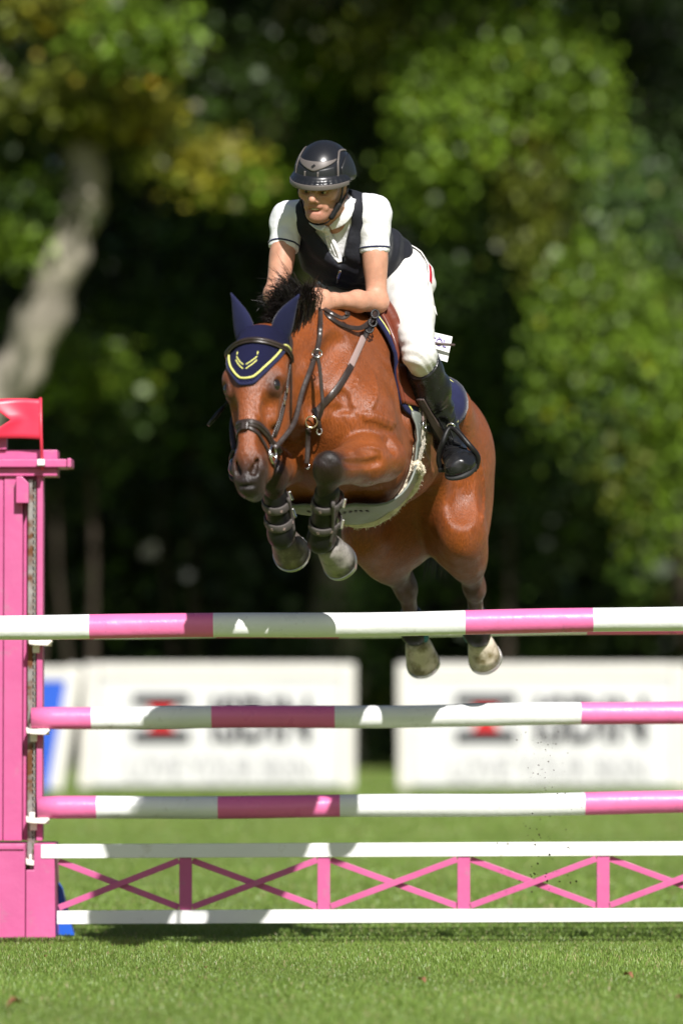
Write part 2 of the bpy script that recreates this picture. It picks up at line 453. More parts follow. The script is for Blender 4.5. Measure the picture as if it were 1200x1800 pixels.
Yw = 47.0
tree('weeping_tree', 'pale green weeping foliage hanging low at the right edge, above the right banner', gp(1290, Yw + 2),
     ([gp(1300, Yw + 2), at(1300, 900, Yw + 2), at(1290, 650, Yw + 1.6), at(1240, 480, Yw + 1), at(1180, 400, Yw + .5)], .16, .07),
     [([at(1290, 650, Yw + 1.6), at(1180, 540, Yw + .4), at(1060, 500, Yw - .6)], .07, .03), ([at(1295, 760, Yw + 1.7), at(1200, 660, Yw + .6), at(1120, 660, Yw)], .06, .03)],
     [clump(1050, 520, Yw - 1.4, 80, 50, 900, 2), clump(1000, 600, Yw - 1.4, 55, 60, 600, 2), clump(1110, 590, Yw - 1.4, 80, 55, 900, 2), clump(985, 670, Yw - 1.2, 40, 40, 320, 2),
      clump(1180, 680, Yw - 1.5, 60, 80, 800, 2), clump(1080, 700, Yw - 1.2, 80, 60, 700, 5), clump(1110, 780, Yw - 1.2, 60, 70, 560, 3), clump(1180, 830, Yw - 1.3, 50, 80, 620, 2), clump(1130, 860, Yw - 1.2, 30, 60, 260, 2),
      clump(1130, 350, Yw - .6, 80, 60, 420, 5), clump(1070, 400, Yw, 70, 40, 300, 1)],
     .12, PAL, M_bark2, droop=1.0)

# dark trees of the wood behind
spots = [(-150, 62, 0), (60, 66, 1), (240, 61, 0), (400, 68, 1), (560, 63, 0), (700, 66, 1), (830, 62, 0), (980, 67, 1), (1120, 63, 0), (1290, 66, 1)]
where = ['behind the red flag', 'left of the leaning trunk base', 'behind the left banner, slim brown trunk', 'left of the horse head', 'behind the horse and rider', 'behind the horse quarters',
         'right of the horse quarters', 'behind the right banner', 'under the weeping foliage', 'at the right picture edge']
for i, (px, Y, k) in enumerate(spots):
    g = gp(px, Y); H = random.uniform(15, 19)
    x = g.x; w = random.uniform(-.5, .5)
    tr = ([g, Vector((x + w * .3, Y, 3)), Vector((x + w, Y + .2, 6.5)), Vector((x + w * .6, Y, H))], random.uniform(.16, .28), .07)
    lb = []; cl = []
    for j in range(5):
        z = random.uniform(4, H - 2); a = random.uniform(0, 6.28); d = random.uniform(1.2, 2.2)
        e = Vector((x + w + math.cos(a) * d, Y + math.sin(a) * d, z + random.uniform(.3, 1.2)))
        lb.append(([Vector((x + w * .8, Y + .1, z)), (Vector((x + w, Y, z)) + e) / 2 + Vector((0, 0, .2)), e], .06, .02))
    for j in range(30):
        z = random.uniform(3.0, H); a = random.uniform(0, 6.28); d = random.uniform(0, 2.1)
        cl.append(((x + w + math.cos(a) * d, Y + math.sin(a) * d * .9 - .6, z), (random.uniform(.7, 1.3), random.uniform(.7, 1.2), random.uniform(.45, .9)), 210, [0, 0, 1, 1, 5][random.randrange(5)]))
    for j in range(7):     # understorey shoots round the foot
        a = random.uniform(-1, 1)
        cl.append(((x + a * 1.2, Y - random.uniform(.5, 2.5), random.uniform(.5, 3.4)), (random.uniform(.5, .9), .6, random.uniform(.4, .8)), 130, [0, 1, 0, 5][random.randrange(4)]))
    tree('dark_tree', 'shaded dark green tree of the wood ' + where[i], g, tr, lb, cl, .17, PAL, M_bark2, group='shaded trees of the wood')

# overhanging crowns above the frame, added with the front trees to shade the wood
# bushes at the foot of the wood
for i, (px, py, Y, rx, rz, n, ci, w) in enumerate(((150, 660, 50, 70, 60, 700, 2, 'low bright green bush beside the leaning trunk'),
                                            (60, 620, 51.5, 90, 60, 700, 1, 'green bush behind the leaning trunk above the red flag'),
                                            (330, 600, 56, 60, 90, 700, 5, 'dim green bush left of the horse ears'),
                                            (880, 640, 55, 60, 90, 600, 5, 'dim green bush right of the rider knee'))):
    c = clump(px, py, Y, rx, rz, n, ci); g = gp(px, Y)
    tree('tall_bush', w, g, ([g, (Vector(c[0]) + g) / 2 + Vector((.1, 0, 0)), Vector(c[0])], .06, .02),
         [([g, (Vector(c[0]) + g) / 2 + Vector((-.3, .1, 0)), Vector(c[0]) + Vector((-.3, 0, .1))], .04, .02)],
         [c, clump(px + 20, py + rz * 1.6, Y, rx * .8, rz, n * .6, 1), clump(px - 25, py + rz * 3, Y + .3, rx * .8, rz, n * .5, 0)], .13, PAL, M_bark2, group='bushes at the foot of the wood', cat='bush')

# undergrowth that closes the foot of the wood
uc = []
for i in range(110):
    uc.append(((RNG.uniform(-8, 8), RNG.uniform(55, 60.5), RNG.uniform(.2, 7.5)), (RNG.uniform(.7, 1.3), .8, RNG.uniform(.6, 1.1)), 170, [0, 0, 0, 1, 1, 5][RNG.integers(0, 6)]))
V, F, C = leaf_cloud(uc, .22, PAL)
me = np_mesh('undergrowth', V, F); set_point_color(me, 'leaf_color', C)
tag(link_mesh('undergrowth', me, M_leaf, smooth=False), 'dark undergrowth closing the foot of the wood', 'undergrowth', kind='stuff')

# the rest of the wood, one dark mass far behind
wc = []
for i in range(440):
    wc.append(((RNG.uniform(-16, 16), RNG.uniform(74, 86), RNG.uniform(.3, 19)), (RNG.uniform(1.2, 2.2), 1.4, RNG.uniform(.9, 1.8)), 230, [0, 0, 0, 1][RNG.integers(0, 4)]))
V, F, C = leaf_cloud(wc, .42, PAL)
me = np_mesh('woods', V, F); set_point_color(me, 'leaf_color', C)
woods = link_mesh('woods', me, M_leaf, smooth=False)
tag(woods, 'dark mass of distant woodland foliage behind the trees', 'woods', kind='stuff')
# ------------------------------------------------------------------ jump stand (wing) at the left
M_metal = mat('rusty_steel', (.30, .28, .27), .5, .5, metal=.7, var=.3, vscale=30, dirt=((.16, .06, .025), 14, .45, .6))
M_cup = mat('cream_plastic', (.78, .72, .66), .4, .5, var=.05, vscale=20, dirt=((.5, .42, .36), 20, .6, .8))
M_flag = mat('red_flag_plastic', (.72, .030, .075), .38, .5, var=.08, vscale=10, bump=.1, bscale=25, dirt=((.75, .3, .33), 22, .69, .74))
M_flagstick = mat('red_stick_paint', (.62, .035, .07), .4, .5, var=.1)
M_blue = mat('blue_paint', (.012, .10, .55), .4, .5, var=.1, vscale=8, dirt=((.02, .05, .2), 9, .6, .75))
M_black_slot = mat('dark_recess', (.03, .025, .028), .8, .2)
YF = 18.0
def X(px, Y=YF): return (px - CX) / FPX * Y
def Z(py, Y=YF): return at(600, py, Y).z

stand = empty('jump_stand', (X(0), YF + .06, 0))
tag(stand, 'tall pink wooden jump stand with a capped top and metal cup track', 'jump stand')
# broad front board, two boards with a joint
mb = MB().box((X(-170), YF, Z(1478)), (X(6), YF + .10, Z(834)))
mb.build('front_board', M_pink, stand, bevel=.004)
mb = MB().box((X(6) + .003, YF - .004, Z(1478)), (X(40), YF + .10, Z(834)))
mb.build('front_board', M_pink, stand, bevel=.004)
MB().box((X(40) + .002, YF + .045, Z(1478)), (X(64), YF + .10, Z(834))).build('track_back', M_pink, stand)
MB().box((X(64) + .002, YF + .005, Z(1478)), (X(75.5), YF + .11, Z(834))).build('side_post', M_pink, stand, bevel=.004)
# keyhole track: steel channel with a row of slots
tr = MB().box((X(49), YF + .012, Z(1530)), (X(58), YF + .0435, Z(842))).build('track', M_metal, stand, bevel=.002)
z = Z(1528)
slot = MB().box((X(58) - .0005, YF + .016, 0), (X(63.5), YF + .043, .011))
slot.box((X(60), YF + .012, .011), (X(62.5), YF + .043, .026))
slot_me = None
i = 0
while z < Z(848):
    if slot_me is None:
        o = slot.build('track_tooth', M_metal, tr); slot_me = o
    else:
        o = slot_me.copy(); COL.objects.link(o)
    o.location = (0, 0, z)
    z += .026; i += 1
# capped top
MB().box((X(-170), YF - .05, Z(822)), (X(118), YF + .17, Z(808))).build('cap', M_pink, stand, bevel=.004)
MB().box((X(118) + .001, YF - .03, Z(822)), (X(126), YF + .15, Z(806))).build('cap_end', M_pink, stand, bevel=.005)
MB().box((X(-170), YF - .02, Z(837)), (X(101), YF + .14, Z(822) - .001)).build('cap_moulding', M_pink, stand, bevel=.004)
MB().box((X(-170), YF - .012, Z(808) + .001), (X(101), YF + .13, Z(791))).build('cap_block', M_pink, stand, bevel=.004)
MB().prism([(X(30), Z(885)), (X(52), Z(885)), (X(52), Z(850)), (X(40), Z(838) - .001), (X(30), Z(838) - .001)], YF - .055, YF - .005).build('bracket', M_pink, stand, bevel=.003)
MB().box((X(-60), YF - .03, Z(791) + .001), (X(12), YF + .05, Z(770))).build('flag_socket', M_pink, stand, bevel=.003)
# plinth
MB().box((X(-190), YF - .07, .008), (X(48), YF + .2, Z(1482))).build('base_board', M_pink, stand, bevel=.005)
pts = [(X(48) + .003, .008), (X(101), .008), (X(99), Z(1482)), (X(63), Z(1482)), (X(63), Z(1528)), (X(48) + .003, Z(1528))]
MB().prism(pts, YF - .066, YF + .2).build('base_board', M_pink, stand, bevel=.004)
MB().box((X(-4), YF - .082, Z(1505)), (X(2), YF - .0705, Z(1500))).build('bolt', M_metal, stand)
MB().box((X(-190), YF - .078, Z(1492)), (X(46), YF - .0705, Z(1486))).build('base_trim', M_pink, stand, bevel=.002)

# red swallow-tailed flag clipped to the stand
flag = empty('course_flag', at(74, 824, YF - .07))
tag(flag, 'red swallow-tailed marker flag clipped to the pink stand cap', 'flag')
zt, zb = Z(702, YF - .07), Z(772, YF - .07)
def FX(px): return X(px, YF - .07)
nx, nz = 14, 8
V = []; F = []
outl = lambda t, s: FX(70) + (FX(-34 + 54 * (1 - abs(2 * s - 1)) * .98) - FX(70)) * t
for side in (0, 1):
    for i_ in range(nx + 1):
        for j_ in range(nz + 1):
            t, s = i_ / nx, j_ / nz
            V.append((outl(t, s), YF - .072 + .010 * math.sin(t * 5) * t + side * .003, zt + (zb - zt) * s + .004 * math.sin(t * 4)))
n1 = (nx + 1) * (nz + 1)
for i_ in range(nx):
    for j_ in range(nz):
        a = i_ * (nz + 1) + j_
        F.append((a, a + 1, a + nz + 2, a + nz + 1)); F.append((n1 + a, n1 + a + nz + 1, n1 + a + nz + 2, n1 + a + 1))
for i_ in range(nx):
    for a, b in ((i_ * (nz + 1), (i_ + 1) * (nz + 1)), (i_ * (nz + 1) + nz, (i_ + 1) * (nz + 1) + nz)): F.append((a, b, n1 + b, n1 + a))
for j_ in range(nz):
    a = nx * (nz + 1) + j_; F.append((a, a + 1, n1 + a + 1, n1 + a))
m_ = MB(); m_.add(V, F); m_.build('cloth', M_flag, flag, smooth=True)
MB().tube([at(71.5, 699, YF - .07), at(72.5, 760, YF - .07), at(75, 826, YF - .07)], .0065, 10).build('stick', M_flagstick, flag, smooth=True)
MB().box((X(68), YF - .094, Z(820)), (X(81), YF - .052, Z(809))).build('clip', M_white, flag, bevel=.003)

# ------------------------------------------------------------------ poles
def pole_mats():
    out = []
    for nm, c, d in (('pole_white', (.80, .81, .80), (.58, .58, .54)), ('pole_pink', (.78, .165, .38), (.55, .14, .28))):
        out.append(mat(nm, c, .34, .5, var=.05, vscale=4, bump=.5, bscale=26, bdist=.004, dirt=(d, 21, .61, .74), rvar=.14))
    return out
POLE_M = pole_mats()
def pole(name, label, p0, p1, r, bands, group=None):
    """bands: list of (fraction, colour index) - where each colour starts"""
    p0, p1 = Vector(p0), Vector(p1); root_loc = p0
    d = p1 - p0; L = d.length; t = d.normalized(); s = t.cross(Vector((0, 0, 1))).normalized(); u = s.cross(t)
    cuts = sorted(set([0.0, 1.0] + [b[0] for b in bands] + list(np.linspace(0, 1, 41))))
    n = 28; V = []; F = []; MI = []
    ph = random.uniform(0, 6)
    for c in cuts:
        sag = -.010 * math.sin(math.pi * c) + .0022 * math.sin(c * 19 + ph)
        for j in range(n):
            a = 2 * math.pi * j / n
            rr = r * (1 + .012 * math.sin(3 * a + c * 9 + ph) + .014 * math.sin(c * 31 + ph) + .008 * math.sin(5 * a - c * 23))
            if c in (0.0, 1.0): rr *= .93
            V.append(p0 + d * c + s * (rr * math.cos(a)) + u * (rr * math.sin(a) + sag))
    for i in range(len(cuts) - 1):
        mid = (cuts[i] + cuts[i+1]) / 2; ci = [b[1] for b in bands if b[0] <= mid][-1]
        for j in range(n):
            F.append((i*n + j, i*n + (j+1) % n, (i+1)*n + (j+1) % n, (i+1)*n + j)); MI.append(ci)
    F.append(tuple(range(n-1, -1, -1))); MI.append(bands[0][1])
    F.append(tuple(range((len(cuts)-1)*n, len(cuts)*n))); MI.append(bands[-1][1])
    me = bpy.data.meshes.new(name); me.from_pydata([tuple(v - root_loc) for v in V], [], F)
    o = link_mesh(name, me, POLE_M, None, True); o.location = root_loc
    me.polygons.foreach_set('material_index', MI)
    me.update()
    return tag(o, label, 'pole', group)
def px_bands(x0, x1, marks): return [((m - x0) / (x1 - x0) if m > x0 else 0.0, c) for m, c in marks]
GP = 'pink and white striped jump poles'
YP = 16.35
pole('jump_pole', 'topmost and nearest pink and white striped pole, crossing the whole picture', at(-240, 1104, YP), at(1700, 1077, YP), .0440,
     px_bands(-240, 1700, [(-240, 1), (-60, 0), (158, 1), (375, 0), (817, 1), (1041, 0), (1480, 1)]), GP)
pole('jump_pole', 'striped pole mostly hidden behind the topmost pole, resting in the top cup', at(58, 1103.5, YF - .02), at(1640, 1086, YF - .02), .0445,
     px_bands(58, 1640, [(58, 1), (166, 0), (380, 1), (595, 0), (1030, 1), (1245, 0), (1460, 1)]), GP)
pole('jump_pole', 'second striped pole from the top, its pink end in front of the stand', at(56, 1262, YF - .02), at(1640, 1243, YF - .02), .0445,
     px_bands(56, 1640, [(56, 1), (161, 0), (372, 1), (588, 0), (1020, 1), (1236, 0), (1450, 1)]), GP)
pole('jump_pole', 'lowest striped pole, above the white railed gate', at(67, 1420, YF - .02), at(1650, 1400.5, YF - .02), .0445,
     px_bands(67, 1650, [(67, 1), (170, 0), (383, 1), (597, 0), (1027, 1), (1243, 0), (1456, 1)]), GP)

# cups, each hooked in the track
def cup(label, px, py):
    root = empty('pole_cup', (X(px), YF, Z(py)))
    tag(root, label, 'pole cup', 'cream plastic pole cups')
    # shallow dish reaching forward from the back plate
    prof = [(-.030, .014), (-.022, .008), (.0, .006), (.030, .008), (.058, .008), (.064, .001), (.046, -.016), (-.004, -.014), (-.028, -.010)]
    x0 = X(px); z0 = Z(py)
    MB().prism([(x0 + a, z0 + b) for a, b in prof], YF - .062, YF + .006).build('dish', M_cup, root, bevel=.002)
    MB().box((x0 - .018, YF - .004, z0 - .045), (x0 + .010, YF + .011, z0 - .012)).build('shank', M_cup, root, bevel=.004)
    MB().box((x0 - .020, YF - .012, z0 + .006), (x0 + .004, YF + .012, z0 + .028)).build('back_plate', M_cup, root, bevel=.004)
    MB().box((x0 + .030, YF - .02, z0 - .018), (x0 + .058, YF + .01, z0 - .006)).build('lip', M_cup, root, bevel=.003)
    return root
cup('cream plastic cup under the topmost poles on the stand track', 66, 1128)
cup('cream plastic cup holding the second pole on the stand track', 62, 1284)
cup('cream plastic cup holding the lowest striped pole', 62, 1440)
cup('cream plastic cup holding the top rail of the gate', 62, 1514)

# ------------------------------------------------------------------ railed gate
YG = YF - .05
gate = empty('jump_gate', (X(600, YG), YG, 0))
tag(gate, 'low hanging gate with white rails and pink crossed braces', 'jump gate')
def rail(x0, y0, x1, y1, h):
    a, b = at(x0, y0, YG), at(x1, y1, YG)
    MB().beam(a, b, .04, h).build('rail', M_white, gate, bevel=.003)
rail(73, 1496.5, 1560, 1489.5, .054); rail(101, 1612.5, 1560, 1606, .052)
tops, bots = lambda x: 1496.5 - (x - 73) * .0047 + 12.5, lambda x: 1612.5 - (x - 101) * .0045 - 12
edges = [102, 326.5, 569, 814.5, 1059, 1303, 1545]
for k in range(1, 7):
    x = edges[k]
    MB().beam(at(x, tops(x), YG), at(x, bots(x), YG), .05, .026, up=(0, 1, 0)).build('post', M_pink, gate, bevel=.002)
for k in range(6):
    x0 = edges[k] + (12 if k else 2); x1 = edges[k+1] - 12
    e = 5
    MB().beam(at(x0, bots(x0) - e, YG - .012), at(x1, tops(x1) + e, YG - .012), .014, .024).build('brace', M_pink, gate, bevel=.0015)
    MB().beam(at(x0, tops(x0) + e, YG + .012), at(x1, bots(x1) - e, YG + .012), .014, .024).build('brace', M_pink, gate, bevel=.0015)

# blue wedge foot behind the stand base
bl = MB().prism([(X(92), 0.004), (X(128), 0.004), (X(124), .035), (X(106), .19), (X(92), .24)], YF + .16, YF + .24)
tag(bl.build('wedge_foot', M_blue, None, bevel=.004), 'blue wedge foot on the grass behind the pink stand base', 'foot block')

# the stands that carry the other pole ends, outside the picture
def stand_copy(x, y, sx, label):
    c = stand.copy(); COL.objects.link(c); c.location = (x, y, 0); c.scale.x = sx; c['label'] = label; c['group'] = 'pink jump stands'
    for ch in list(stand.children):
        k = ch.copy(); COL.objects.link(k); k.parent = c
stand['group'] = 'pink jump stands'
stand_copy(2.475, YF + .06, -1, 'pink wooden jump stand at the far right ends of the gate and lower poles')
stand_copy(-1.855, YP + .06, 1, 'pink wooden jump stand under the left end of the topmost pole')
stand_copy(2.385, YP + .06, -1, 'pink wooden jump stand under the right end of the topmost pole')
# ------------------------------------------------------------------ banners
YB = 42.5
M_vinyl = mat('white_vinyl', (.56, .56, .56), .5, .3, var=.03, vscale=3, bump=.5, bscale=2.5, bdist=.05)
M_pad = mat('cream_frame_pad', (.62, .60, .56), .5, .3, var=.05, vscale=5)
M_ink = mat('black_print', (.012, .013, .018), .5, .3, var=.05)
M_redink = mat('red_print', (.62, .012, .015), .5, .3, var=.05)
M_greyink = mat('pale_grey_print', (.36, .36, .37), .5, .3, var=.05)
M_bluevinyl = mat('blue_vinyl', (.02, .09, .50), .5, .3, var=.06, vscale=3)
def BX(px): return X(px, YB)
def BZ(py): return Z(py, YB)
def text(s, px0, px1, py0, py1, m, parent, nm, y):
    cu = bpy.data.curves.new(nm, 'FONT'); cu.body = s; cu.extrude = .004; cu.size = 1; cu.offset = .028
    t = bpy.data.objects.new(nm + '_curve', cu); COL.objects.link(t)
    bpy.context.view_layer.update()
    me = bpy.data.meshes.new_from_object(t.evaluated_get(bpy.context.evaluated_depsgraph_get()))
    bpy.data.objects.remove(t, do_unlink=True)
    co = np.array([v.co for v in me.vertices]); lo, hi = co.min(0), co.max(0)
    x0, x1, z0, z1 = BX(px0), BX(px1), BZ(py1), BZ(py0)
    for v in me.vertices:
        a = (v.co.x - lo[0]) / (hi[0] - lo[0]); b = (v.co.y - lo[1]) / (hi[1] - lo[1])
        v.co = (x0 + a * (x1 - x0), y + (v.co.z - hi[2]), z0 + b * (z1 - z0))
    return link_mesh(nm, me, m, parent, smooth=False)
def banner(label, x0, x1, xb0, xb1, logo, word):
    root = empty('banner_board', (BX((x0 + x1) / 2), YB, 0))
    tag(root, label, 'banner', 'white advertising banners on the far side of the arena')
    z0, z1 = max(BZ(1388), .02), BZ(1166); b = .135
    P = [Vector((BX(xb0), 0, z0)), Vector((BX(xb1), 0, z0)), Vector((BX(x1), 0, z1)), Vector((BX(x0), 0, z1))]
    def quad(ins, y0, y1):
        c = [(P[0].x + ins, z0 + ins * .25), (P[1].x - ins, z0 + ins * .25), (P[2].x - ins, z1 - ins), (P[3].x + ins, z1 - ins)]
        return MB().prism(c, y0, y1)
    quad(b, YB - .01, YB + .03).build('sheet', M_vinyl, root)
    # padded frame: rounded tube with soft corners
    rr = .10
    path = [Vector((P[0].x + .06, YB, z0 + .05)), Vector((P[3].x + .06, YB, z1 - .12)), Vector((P[3].x + .066, YB, z1 - .085)), Vector((P[3].x + .10, YB, z1 - .065)),
            Vector((P[2].x - .10, YB, z1 - .065)), Vector((P[2].x - .066, YB, z1 - .085)), Vector((P[2].x - .06, YB, z1 - .12)), Vector((P[1].x - .06, YB, z0 + .05))]
    for a_, b_ in ((path[0] - Vector((0, 0, .04)), path[0].lerp(path[3], 1) * 0 + Vector((P[3].x + .065, YB, z1))), (Vector((P[3].x + .131, YB, z1 - .065)), Vector((P[2].x - .131, YB, z1 - .065))), (path[7] - Vector((0, 0, .04)), Vector((P[2].x - .065, YB, z1)))):
        MB().beam(a_, b_, .07, .13, up=(0, 0, 1) if abs((b_ - a_).z) < .1 else (1, 0, 0)).build('frame', M_pad, root, bevel=.018)
    for xx in (P[0].x + .3, P[1].x - .3):
        MB().beam((xx, YB + .03, z1 - .2), (xx, YB + .55, .01), .05, .05).build('strut', M_pad, root)
    yt = YB - .012
    lx0, lx1 = logo
    for a, c in ((1220, 1240), (1284, 1306)):
        MB().box((BX(lx0), yt - .006, BZ(c)), (BX(lx1), yt, BZ(a))).build('logo_bar', M_ink, root)
    mid = (lx0 + lx1) / 2
    MB().prism([(BX(mid - 24), BZ(1284)), (BX(mid + 24), BZ(1284)), (BX(mid + 10), BZ(1262)), (BX(mid + 24), BZ(1240)), (BX(mid - 24), BZ(1240)), (BX(mid - 10), BZ(1262))], yt - .004, yt).build('logo_emblem', M_redink, root)
    text('ISDIN', word[0], word[1], 1222, 1308, M_ink, root, 'lettering', yt)
    text('LOVE YOUR SKIN', lx0 - 10, word[1], 1330, 1372, M_greyink, root, 'tagline', yt)
    return root
banner('white banner with dark bars and lettering, behind the left half of the poles', 150, 624, 139, 622, (234, 334), (372, 545))
banner('white banner with red emblem and dark lettering, behind the hind hooves at right', 698, 1206, 700, 1206, (800, 906), (940, 1135))
root = empty('blue_sign', (BX(90), YB - .3, 0))
tag(root, 'blue sign board in a slanted white frame between the stand and the left banner', 'sign')
zs0, zs1 = .02, BZ(1170)
MB().prism([(BX(-60), zs0), (BX(92), zs0), (BX(128), BZ(1196)), (BX(-30), BZ(1196))], YB - .33, YB - .30).build('panel', M_bluevinyl, root)
MB().beam((BX(102), YB - .30, zs0), (BX(138), YB - .30, zs1), .07, .13, up=(1, 0, 0)).build('frame', M_pad, root, bevel=.02)
MB().beam((BX(-40), YB - .30, BZ(1184)), (BX(130), YB - .30, BZ(1184)), .07, .12).build('top_frame', M_pad, root, bevel=.02)
MB().beam((BX(60), YB - .27, zs1 - .2), (BX(60), YB + .2, .01), .04, .04).build('strut', M_pad, root)
# ------------------------------------------------------------------ smooth solids: signed distance blend -> one continuous surface
def _v(p): return np.array(p, dtype=np.float64)
class Body:
    def __init__(self): self.P = []
    def cone(self, a, b, ra, rb, k=.03, col=(1, 1, 1), flat=None, op=1):
        """tapered capsule; flat = (axis, s) squashes it by s along axis"""
        self.P.append(dict(t='c', a=_v(a), b=_v(b), ra=ra, rb=rb, k=k, col=col, flat=None if flat is None else (_v(Vector(flat[0]).normalized()), flat[1]), op=op)); return self
    def ell(self, c, r, axes=None, k=.03, col=(1, 1, 1), op=1):
        """ellipsoid with radii r along axes (three unit vectors)"""
        A = np.eye(3) if axes is None else np.array([list(Vector(a).normalized()) for a in axes])
        self.P.append(dict(t='e', c=_v(c), r=_v(r), A=A, k=k, col=col, op=op)); return self
    def plane(self, c, n, k=.004, op=-1):
        """cut away everything on the side of c that n points to"""
        self.P.append(dict(t='p', c=_v(c), n=_v(Vector(n).normalized()), k=k, col=(1, 1, 1), op=op)); return self
    def cut(self, kind, *a, **kw):
        kw['op'] = -1; return getattr(self, kind)(*a, **kw)
    def chain(self, pts, radii, k=.03, col=(1, 1, 1), flat=None):
        for i in range(len(pts) - 1):
            self.cone(pts[i], pts[i+1], radii[i], radii[i+1], k if i == 0 else min(k, .012), col, flat)
        return self
    @staticmethod
    def d(p, q):
        if p['t'] == 'c':
            a, b = p['a'], p['b']; sc = 1.0
            if p['flat'] is not None:
                n, s = p['flat']; f = 1 / s - 1
                q = q + np.outer((q - a) @ n, n) * f
                b = b + n * ((b - a) @ n) * f
                sc = min(s, 1.0)
            ba = b - a; L2 = ba @ ba + 1e-12
            pa = q - a
            h = np.clip(pa @ ba / L2, 0, 1)
            x = pa - h[:, None] * ba
            return (np.sqrt(np.einsum('ij,ij->i', x, x)) - (p['ra'] + (p['rb'] - p['ra']) * h)) * sc
        if p['t'] == 'p': return -((q - p['c']) @ p['n'])
        x = (q - p['c']) @ p['A'].T
        y = x / p['r']; k0 = np.sqrt(np.einsum('ij,ij->i', y, y)); z = y / p['r']; k1 = np.sqrt(np.einsum('ij,ij->i', z, z)) + 1e-9
        return np.where(k0 < 1e-4, -p['r'].min(), k0 * (k0 - 1) / k1)
    def f(self, q, idx=None):
        r = None
        for i in (range(len(self.P)) if idx is None else idx):
            p = self.P[i]; d = self.d(p, q); k = p['k']
            if r is None:
                r = d if p['op'] > 0 else np.full(len(q), 9.0); continue
            if p['op'] > 0:
                h = np.maximum(k - np.abs(r - d), 0) / k; r = np.minimum(r, d) - h * h * k * .25
            else:
                d = -d; h = np.maximum(k - np.abs(r - d), 0) / k; r = np.maximum(r, d) + h * h * k * .25
        return r
    def near(self, c, R):
        c = np.array(c)[None]
        out = []
        for i, p in enumerate(self.P):
            slack = R * 1.1 + p['k'] + .02
            if p['t'] == 'e': slack *= max(1.0, (p['r'].max() / p['r'].min()) ** .5)
            if self.d(p, c)[0] < slack: out.append(i)
        return out
    def bounds(self):
        lo = np.full(3, 1e9); hi = -lo
        for p in self.P:
            if p['op'] < 0: continue
            if p['t'] == 'c':
                m = max(p['ra'], p['rb']) * (max(1, p['flat'][1]) if p['flat'] else 1)
                for e in (p['a'], p['b']): lo = np.minimum(lo, e - m); hi = np.maximum(hi, e + m)
            else:
                m = p['r'].max(); lo = np.minimum(lo, p['c'] - m); hi = np.maximum(hi, p['c'] + m)
        return lo - .03, hi + .03
    def colors(self, V, soft=.012):
        """blend of the colours of the solids each point lies on"""
        num = np.zeros((len(V), 3)); den = np.zeros(len(V))
        for p in self.P:
            if p['op'] < 0: continue
            w = np.exp(-np.clip(np.maximum(self.d(p, V), -.02) / soft, -2, 30)); num += w[:, None] * np.array(p['col']); den += w
        return num / den[:, None]
    def surface(self, h, smooth=1, disp=None):
        """naive surface nets on a sparse block grid; returns verts, quads"""
        lo, hi = self.bounds(); B = 12
        nb = np.ceil((hi - lo) / (h * B)).astype(int); n = nb * B
        G = np.full(tuple(n + 1), 1.0, dtype=np.float32)
        R = h * B * math.sqrt(3) / 2
        self._lo, self._h, self._B = lo, h, B
        cand = {}
        ii = np.stack(np.meshgrid(*[np.arange(k) for k in nb], indexing='ij'), -1).reshape(-1, 3)
        cen = lo + (ii + .5) * h * B
        # coarse cull, vectorised over blocks
        ok = np.zeros((len(ii), len(self.P)), bool)
        for i, p in enumerate(self.P):
            sl = R * 1.1 + p['k'] + .02
            if p['t'] == 'e': sl *= max(1.0, (p['r'].max() / p['r'].min()) ** .5)
            ok[:, i] = self.d(p, cen) < sl
        pos = np.array([p['op'] > 0 for p in self.P])
        g = np.stack(np.meshgrid(*[np.arange(B + 1)] * 3, indexing='ij'), -1).reshape(-1, 3)
        cf = self.f(cen)
        for b in range(len(ii)):
            o = ii[b] * B; sl = tuple(slice(o[k], o[k] + B + 1) for k in range(3))
            if not (ok[b] & pos).any() or cf[b] < -(R + .06):
                if cf[b] < 0: G[sl] = -1.0
                continue
        for b in range(len(ii)):
            if not (ok[b] & pos).any() or cf[b] < -(R + .06): continue
            o = ii[b] * B; sl = tuple(slice(o[k], o[k] + B + 1) for k in range(3))
            idx = np.nonzero(ok[b])[0]; cand[tuple(ii[b])] = idx
            q = lo + (o + g) * h
            v = self.f(q, idx)
            if disp is not None: v = v + disp(q)
            G[sl] = v.reshape(B + 1, B + 1, B + 1)
        S = G < 0
        c = S[:-1, :-1, :-1].astype(np.int8)
        for dx in (0, 1):
            for dy in (0, 1):
                for dz in (0, 1):
                    if dx + dy + dz: c = c + S[dx:n[0]+dx, dy:n[1]+dy, dz:n[2]+dz]
        act = (c > 0) & (c < 8)
        cells = np.argwhere(act)
        ID = np.full(act.shape, -1, np.int32); ID[act] = np.arange(len(cells))
        acc = np.zeros((len(cells), 3)); cnt = np.zeros(len(cells))
        cor = [(x, y, z) for x in (0, 1) for y in (0, 1) for z in (0, 1)]
        vals = {k: G[cells[:, 0]+k[0], cells[:, 1]+k[1], cells[:, 2]+k[2]].astype(np.float64) for k in cor}
        for k in cor:
            for ax in range(3):
                if k[ax] == 0:
                    k2 = list(k); k2[ax] = 1; k2 = tuple(k2)
                    a, b2 = vals[k], vals[k2]; m = (a < 0) != (b2 < 0)
                    t = np.where(m, a / np.where(m, a - b2, 1), 0)
                    pt = np.tile(np.array(k, float), (len(cells), 1)); pt[:, ax] += t
                    acc[m] += pt[m]; cnt[m] += 1
        V = lo + (cells + acc / cnt[:, None]) * h
        Q = []
